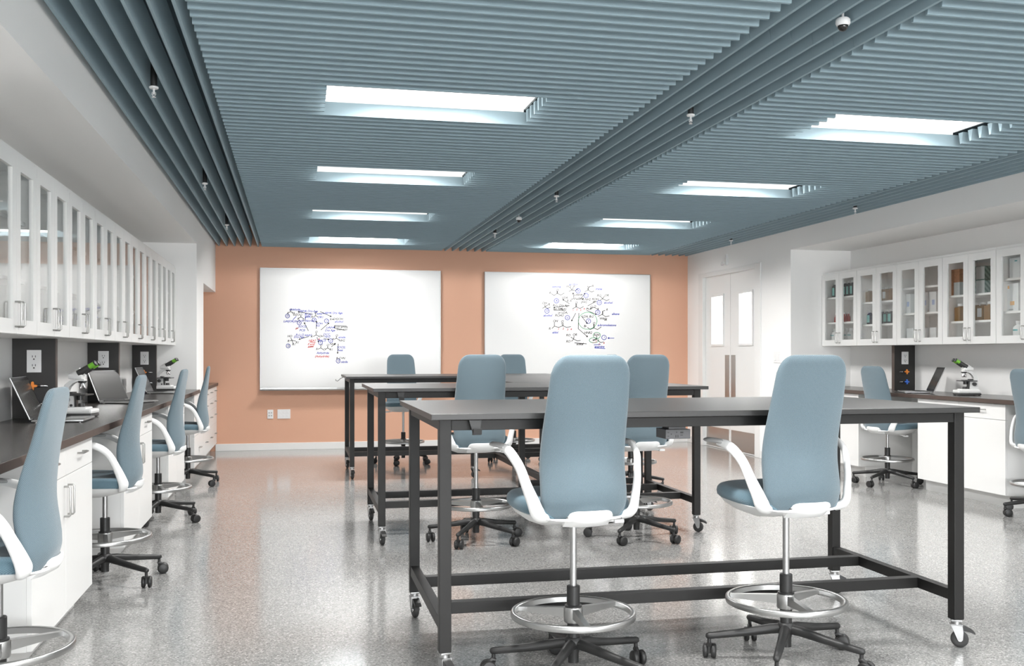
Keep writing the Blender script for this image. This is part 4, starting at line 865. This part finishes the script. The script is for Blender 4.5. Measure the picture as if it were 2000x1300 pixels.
# ------------------------------------------------------------------ microscopes
M_MWHITE = mat('microscope_white', (.86, .86, .85), .25); M_MDARK = mat('microscope_dark', (.05, .05, .05), .35); M_GREEN = mat('eyepiece_green', (.20, .55, .05), .35)
M_CREAM = mat('objective_silver', (.62, .60, .60), .25, .9)
def make_microscope():
    t = thing('microscope', '', 'microscope')
    b = MB().rbox(-.098, .094, -.066, .066, .004, .022, .008)
    for x in (-.085, .08):
        for y in (-.05, .05): b.cyl((x, y, 0), (x, y, .006), .009, n=12)
    b.build('foot', M_MDARK, t)
    MB().rbox(-.096, .096, -.064, .064, .020, .048, .012).rbox(-.090, .062, -.052, .052, .040, .057, .008).build('base', M_MWHITE, t)
    arm = [(-.088, .052), (-.090, .110), (-.084, .152), (-.068, .182), (-.042, .203), (-.010, .214), (.040, .214), (.040, .201), (.0, .199), (-.025, .188), (-.043, .170), (-.052, .150), (-.052, .132), (-.020, .122), (-.016, .052)]
    MB().prism(arm, 'y', -.021, .021).build('arm', M_MWHITE, t)
    MB().box(-.0165, -.006, -.015, .015, .054, .130).build('rack', M_MDARK, t)
    s = MB().rbox(-.066, .064, -.060, .060, .121, .129, .002).rbox(-.030, .030, -.045, .045, .128, .133, .001).rbox(-.045, -.020, -.03, .03, .131, .141, .002)
    s.build('stage', M_MDARK, t)
    MB().cyl((.012, 0, .095), (.012, 0, .121), .017, n=18).cyl((.012, -.02, .108), (.012, .02, .108), .004, n=8).build('condenser', M_MDARK, t)
    MB().cyl((.018, 0, .056), (.018, 0, .076), .019, .016, n=20).build('illuminator', M_MDARK, t)
    for y0, y1 in ((-.021, -.040), (.021, .040)):
        MB().cyl((-.053, y0, .098), (-.053, y1, .098), .0155, n=20).cyl((-.053, y1, .098), (-.053, y1 * 1.22, .098), .009, n=16).build('focus_knob', M_MDARK, t)
    MB().cyl((-.030, -.021, .066), (-.030, -.030, .066), .007, n=14).build('dimmer_knob', M_MDARK, t)
    MB().lathe([(0, .192), (.020, .192), (.026, .199), (.026, .203), (0, .203)], 22, T(.022, 0, 0)).build('nosepiece', M_MDARK, t)
    for a, tilt in ((0, 18), (120, 18), (240, 18)):
        M = T(.022, 0, .196) @ RZ(R(a + 10)) @ RY(R(180 - tilt - 6))
        MB().lathe([(.010, 0), (.010, .012), (.0085, .030), (.0085, .036), (.004, .043), (0, .043)], 16, M).build('objective', M_CREAM, t)
    h = MB().rbox(-.046, .034, -.040, .040, .212, .244, .013)
    D = Vector((math.cos(R(32)), 0, math.sin(R(32))))
    h.tube([Vector((-.02, 0, .226)), Vector((-.02, 0, .226)) + D * .052], [.038, .036], 20, ell=(.75, 1.05), up=(0, 0, 1))
    h.build('head', M_MWHITE, t)
    for y in (-.026, .026):
        p = Vector((.020, y, .2505))
        e = MB().cyl(p - D * .012, p + D * .060, .019, .0165, n=20).build('eyepiece_tube', M_MDARK, t)
        MB().cyl(p + D * .058, p + D * .094, .0150, .0145, n=20).build('green_sleeve', M_GREEN, e)
        MB().lathe([(.0145, 0), (.0165, .002), (.0165, .010), (.010, .012), (0, .010)], 20, Matrix.Translation(p + D * .093) @ RY(R(58))).build('eyecup', M_MDARK, e)
    return t
m0 = make_microscope(); GM = 'white microscopes with green eyepieces'; m0['group'] = GM
m0['label'] = 'white microscope with green eyepieces beside the nearest laptop on the left counter'; m0.location = (-1.195, 6.000, ZT); m0.rotation_euler = (0, 0, R(-10))
dup(m0, (-1.215, 10.03, ZT), R(-8), 'white microscope with green eyepieces at the far end of the left counter', GM)
dup(m0, (5.600, 7.480, ZT), R(166), 'white microscope with green eyepieces on the right counter, near the laptop', GM)

# ------------------------------------------------------------------ stored bottles, jars and cartons in the right wall cabinets
M_AMBER = mat('amber_jar', (.26, .145, .05), .35); M_DKBOT = mat('dark_bottle', (.035, .038, .04), .3); M_TEAL = mat('teal_label', (.30, .62, .58), .5)
M_RED = mat('red_liquid', (.36, .05, .04), .3); M_JUG = mat('jug_white', (.84, .85, .85), .4); M_CAP = mat('cap_white', (.85, .85, .85), .45); M_TEALBAR = mat('teal_band', (.05, .36, .38), .5)
M_CARTON = mat('carton_white', (.84, .86, .87), .6); M_CBLUE = mat('carton_blue', (.45, .55, .78), .6); M_COR = mat('carton_orange', (.85, .48, .18), .6)
M_BROWN = mat('carton_brown', (.33, .15, .07), .7, var=.5, var_scale=60); M_CGREY = mat('carton_grey', (.48, .50, .50), .6)
def stripe_mat(name, c1, c2):
    m = bpy.data.materials.new(name); m.use_nodes = True; nt = m.node_tree; b = nt.nodes['Principled BSDF']
    tc = nt.nodes.new('ShaderNodeTexCoord'); w = nt.nodes.new('ShaderNodeTexWave'); w.inputs['Scale'].default_value = 14; w.bands_direction = 'DIAGONAL'
    mx = nt.nodes.new('ShaderNodeMix'); mx.data_type = 'RGBA'; mx.inputs[6].default_value = (*c1, 1); mx.inputs[7].default_value = (*c2, 1)
    nt.links.new(tc.outputs['Object'], w.inputs['Vector']); nt.links.new(w.outputs['Fac'], mx.inputs[0]); nt.links.new(mx.outputs[2], b.inputs['Base Color']); b.inputs['Roughness'].default_value = .6
    return m
M_CGREEN = stripe_mat('carton_green', (.03, .12, .11), (.16, .30, .27))
def bottle(name, label, cat, x, y, z, r, h, body, cap, group, square=False, lab=None, neck=.45, shoulder=.72):
    t = thing(name, label, cat, (x, y, z), 0, group)
    hb = h * .90
    if square:
        b = MB().rbox(-r, r, -r, r, 0, h * .80, r * .22).cyl((0, 0, h * .79), (0, 0, h * .88), r * .62, n=18)
        b.build('body', body, t)
        MB().cyl((0, 0, h * .86), (0, 0, h), r * .66, n=20).build('cap', cap, t)
    else:
        MB().lathe([(0, 0), (r * .95, 0), (r, h * .03), (r, h * shoulder * .92), (r * .93, h * shoulder), (r * neck, h * (shoulder + .12)), (r * neck, hb), (0, hb)], 22).build('body', body, t)
        MB().lathe([(r * neck * 1.15, h * .86), (r * neck * 1.2, h * .87), (r * neck * 1.2, h), (0, h)], 18).build('cap', cap, t)
    if lab:
        mm, z0, z1, wd = lab
        if square: MB().box(-r - .0008, -r + .001, -r * wd, r * wd, h * z0, h * z1).build('label_sticker', mm, t)
        else:
            n = 14; vs = []; a0 = PI - wd
            for j in range(n + 1):
                a = a0 + 2 * wd * j / n
                for zz in (h * z0, h * z1): vs.append((1.012 * r * math.cos(a), 1.012 * r * math.sin(a), zz))
            MB().add(vs, [(2 * j, 2 * j + 2, 2 * j + 3, 2 * j + 1) for j in range(n)], True).build('label_sticker', mm, t)
    return t
def carton(label, x, y, z, w, d, h, body, group, marks=()):
    """d along x (depth), w along y; the printed face looks to -x"""
    t = thing('carton', label, 'box', (x, y, z), 0, group)
    MB().rbox(-d / 2, d / 2, -w / 2, w / 2, 0, h, .0015).box(-d / 2 + .002, d / 2 - .002, -.0006, .0006, h - .0004, h + .0004).build('carton_body', body, t)
    for y0, y1, z0, z1, mm in marks:
        MB().box(-d / 2 - .0007, -d / 2 + .0005, y0 * w / 2, y1 * w / 2, z0 * h, z1 * h).build('printed_mark', mm, t)
    return t
XB = 5.735
# far corner cabinet
z = 1.8105
bottle('reagent_bottle', 'dark bottle behind the left door, top shelf of the far corner cabinet', 'bottle', XB, 9.835, z, .030, .165, M_DKBOT, M_CAP, 'dark bottles in the far corner cabinet', lab=(M_TEAL, .14, .64, .8))
for i, y in enumerate((9.625, 9.555, 9.485)):
    bottle('reagent_bottle', 'teal labelled bottle, %s of three, top shelf behind the right door, far corner cabinet' % ('left', 'middle', 'right')[i], 'bottle', XB, y, z, .030, .165, M_DKBOT, M_CAP, 'dark bottles in the far corner cabinet', lab=(M_TEAL, .14, .64, .8))
z = 1.5405
bottle('red_bottle', 'small red bottle alone behind the left door of the far corner cabinet', 'bottle', XB, 9.815, z, .019, .100, M_RED, M_CAP, 'small red bottles in the far corner cabinet', neck=.4, shoulder=.55)
for i, y in enumerate((9.642, 9.602, 9.562)):
    bottle('red_bottle', 'small red bottle behind the right door of the far corner cabinet, %s of three' % ('left', 'middle', 'right')[i], 'bottle', XB, y, z, .019, .100, M_RED, M_CAP, 'small red bottles in the far corner cabinet', neck=.4, shoulder=.55)
z = ZW0 + .0185
for i, (y, w_) in enumerate(((9.850, 'behind the left door'), (9.600, 'behind the right door, left one'), (9.510, 'behind the right door, right one'))):
    bottle('white_jug', 'white jug on the bottom of the far corner cabinet, ' + w_, 'jug', XB, y, z, .039, .170, M_JUG, M_CAP, 'white jugs in the far corner cabinet', lab=(M_TEALBAR, .55, .60, .9), neck=.42, shoulder=.70)
# second cabinet
z = 1.7255
for i, (y, w_) in enumerate(((9.155, 'alone behind the left door'), (8.940, 'left of three behind the right door'), (8.860, 'with white label, middle of three behind the right door'), (8.780, 'right of three behind the right door'))):
    bottle('brown_jar', 'brown jar in the second cabinet, ' + w_, 'jar', XB, y, z, .035, .138, M_AMBER, M_CAP, 'brown jars in the second cabinet', True, lab=(M_CARTON, .18, .66, .72) if i == 2 else None)
z = 1.5005
for i, (y, w_) in enumerate(((9.155, 'alone behind the left door'), (8.940, 'left of three behind the right door'), (8.865, 'middle of three behind the right door'), (8.790, 'right of three behind the right door'))):
    bottle('reagent_bottle', 'teal labelled dark bottle in the second cabinet, ' + w_, 'bottle', XB, y, z, .033, .140, M_DKBOT, M_CAP, 'dark bottles in the second cabinet', lab=(M_TEAL, .14, .68, .8))
# third cabinet: white cartons
bl = [(-.6, .1, .35, .6, M_CBLUE)]
z = 1.5855
for y, w_ in ((8.475, 'behind the left door'), (8.215, 'left of two behind the right door'), (8.090, 'right of two behind the right door')):
    carton('tall white carton, middle shelf, third cabinet, ' + w_, 5.76, y, z, .105, .12, .185, M_CARTON, 'white cartons in the third cabinet', bl)
z = ZW0 + .0185
for y, w_ in ((8.560, 'first from the left'), (8.435, 'second from the left'), (8.215, 'third from the left'), (8.090, 'fourth from the left')):
    carton('white carton on the bottom of the third cabinet, ' + w_, 5.76, y, z, .105, .12, .140, M_CARTON, 'white cartons in the third cabinet', [(-.6, .2, .15, .3, M_CBLUE)])
# fourth cabinet
z = 1.7155
carton('lower brown carton of the left stack in the fourth cabinet', 5.77, 7.815, z, .075, .16, .115, M_BROWN, 'brown cartons in the fourth cabinet')
carton('upper brown carton of the left stack in the fourth cabinet', 5.77, 7.815, z + .116, .075, .16, .115, M_BROWN, 'brown cartons in the fourth cabinet')
carton('grey carton under a brown one behind the left door of the fourth cabinet', 5.77, 7.735, z, .080, .16, .115, M_CGREY, 'brown cartons in the fourth cabinet')
carton('brown carton standing on the grey one in the fourth cabinet', 5.77, 7.735, z + .116, .080, .16, .115, M_BROWN, 'brown cartons in the fourth cabinet')
for zz, w_ in ((z, 'lower'), (z + .116, 'upper')):
    carton(w_ + ' green patterned carton behind the right door of the fourth cabinet', 5.77, 7.475, zz, .20, .15, .115, M_CGREEN, 'green cartons in the fourth cabinet', [(-.98, .10, .04, .96, M_CGREY)])
z = 1.4875
for i, (y, w_) in enumerate(((7.740, 'alone behind the left door'), (7.535, 'left of three behind the right door'), (7.445, 'with white label, middle of three behind the right door'), (7.355, 'right of three behind the right door'))):
    bottle('brown_jar', 'brown jar in the fourth cabinet, ' + w_, 'jar', XB, y, z, .038, .155, M_AMBER, M_CAP, 'brown jars in the fourth cabinet', True, lab=(M_CARTON, .18, .66, .72) if i == 2 else None)
# fifth cabinet
carton('white package on the top shelf of the cabinet at the photo edge', 5.77, 7.030, 1.8155, .12, .13, .165, M_CARTON, 'white packages at the photo edge', [(-.5, .0, .82, .87, M_TEALBAR)])
carton('white package with orange print on the middle shelf of the cabinet at the photo edge', 5.77, 7.052, 1.5485, .13, .13, .225, M_CARTON, 'white packages at the photo edge', [(.60, .9, .82, .93, M_COR), (-.3, .45, .22, .36, M_COR), (-.1, .7, .05, .08, M_CGREY)])
bottle('white_jug', 'white jug on the bottom of the cabinet at the photo edge', 'jug', XB, 7.020, ZW0 + .0185, .042, .165, M_JUG, M_CAP, 'white packages at the photo edge', lab=(M_TEALBAR, .52, .58, .7), neck=.42, shoulder=.70)

# ------------------------------------------------------------------ camera, light, view
cam = bpy.data.cameras.new('camera'); cam.lens = 35; cam.sensor_width = 36; cam.shift_y = -(650 - 691) / 2000
co = bpy.data.objects.new('camera', cam); COL.objects.link(co)
co.location = (0, 0, 1.2); co.rotation_euler = (PI / 2, 0, -math.atan(423 / 1944.44)); cam.clip_end = 60
SC.camera = co
w = bpy.data.worlds.new('world'); SC.world = w; w.use_nodes = True
w.node_tree.nodes['Background'].inputs['Color'].default_value = (.8, .85, .9, 1); w.node_tree.nodes['Background'].inputs['Strength'].default_value = .3
vs_ = SC.view_settings; vs_.view_transform = 'Standard'; vs_.look = 'None'; vs_.exposure = EXPO; vs_.gamma = 1; vs_.use_curve_mapping = False
cy = SC.cycles; cy.max_bounces = 10; cy.diffuse_bounces = 6; cy.glossy_bounces = 4; cy.transparent_max_bounces = 12; cy.transmission_bounces = 4
cy.caustics_reflective = False; cy.caustics_refractive = False; cy.sample_clamp_indirect = 6.; cy.use_denoising = True
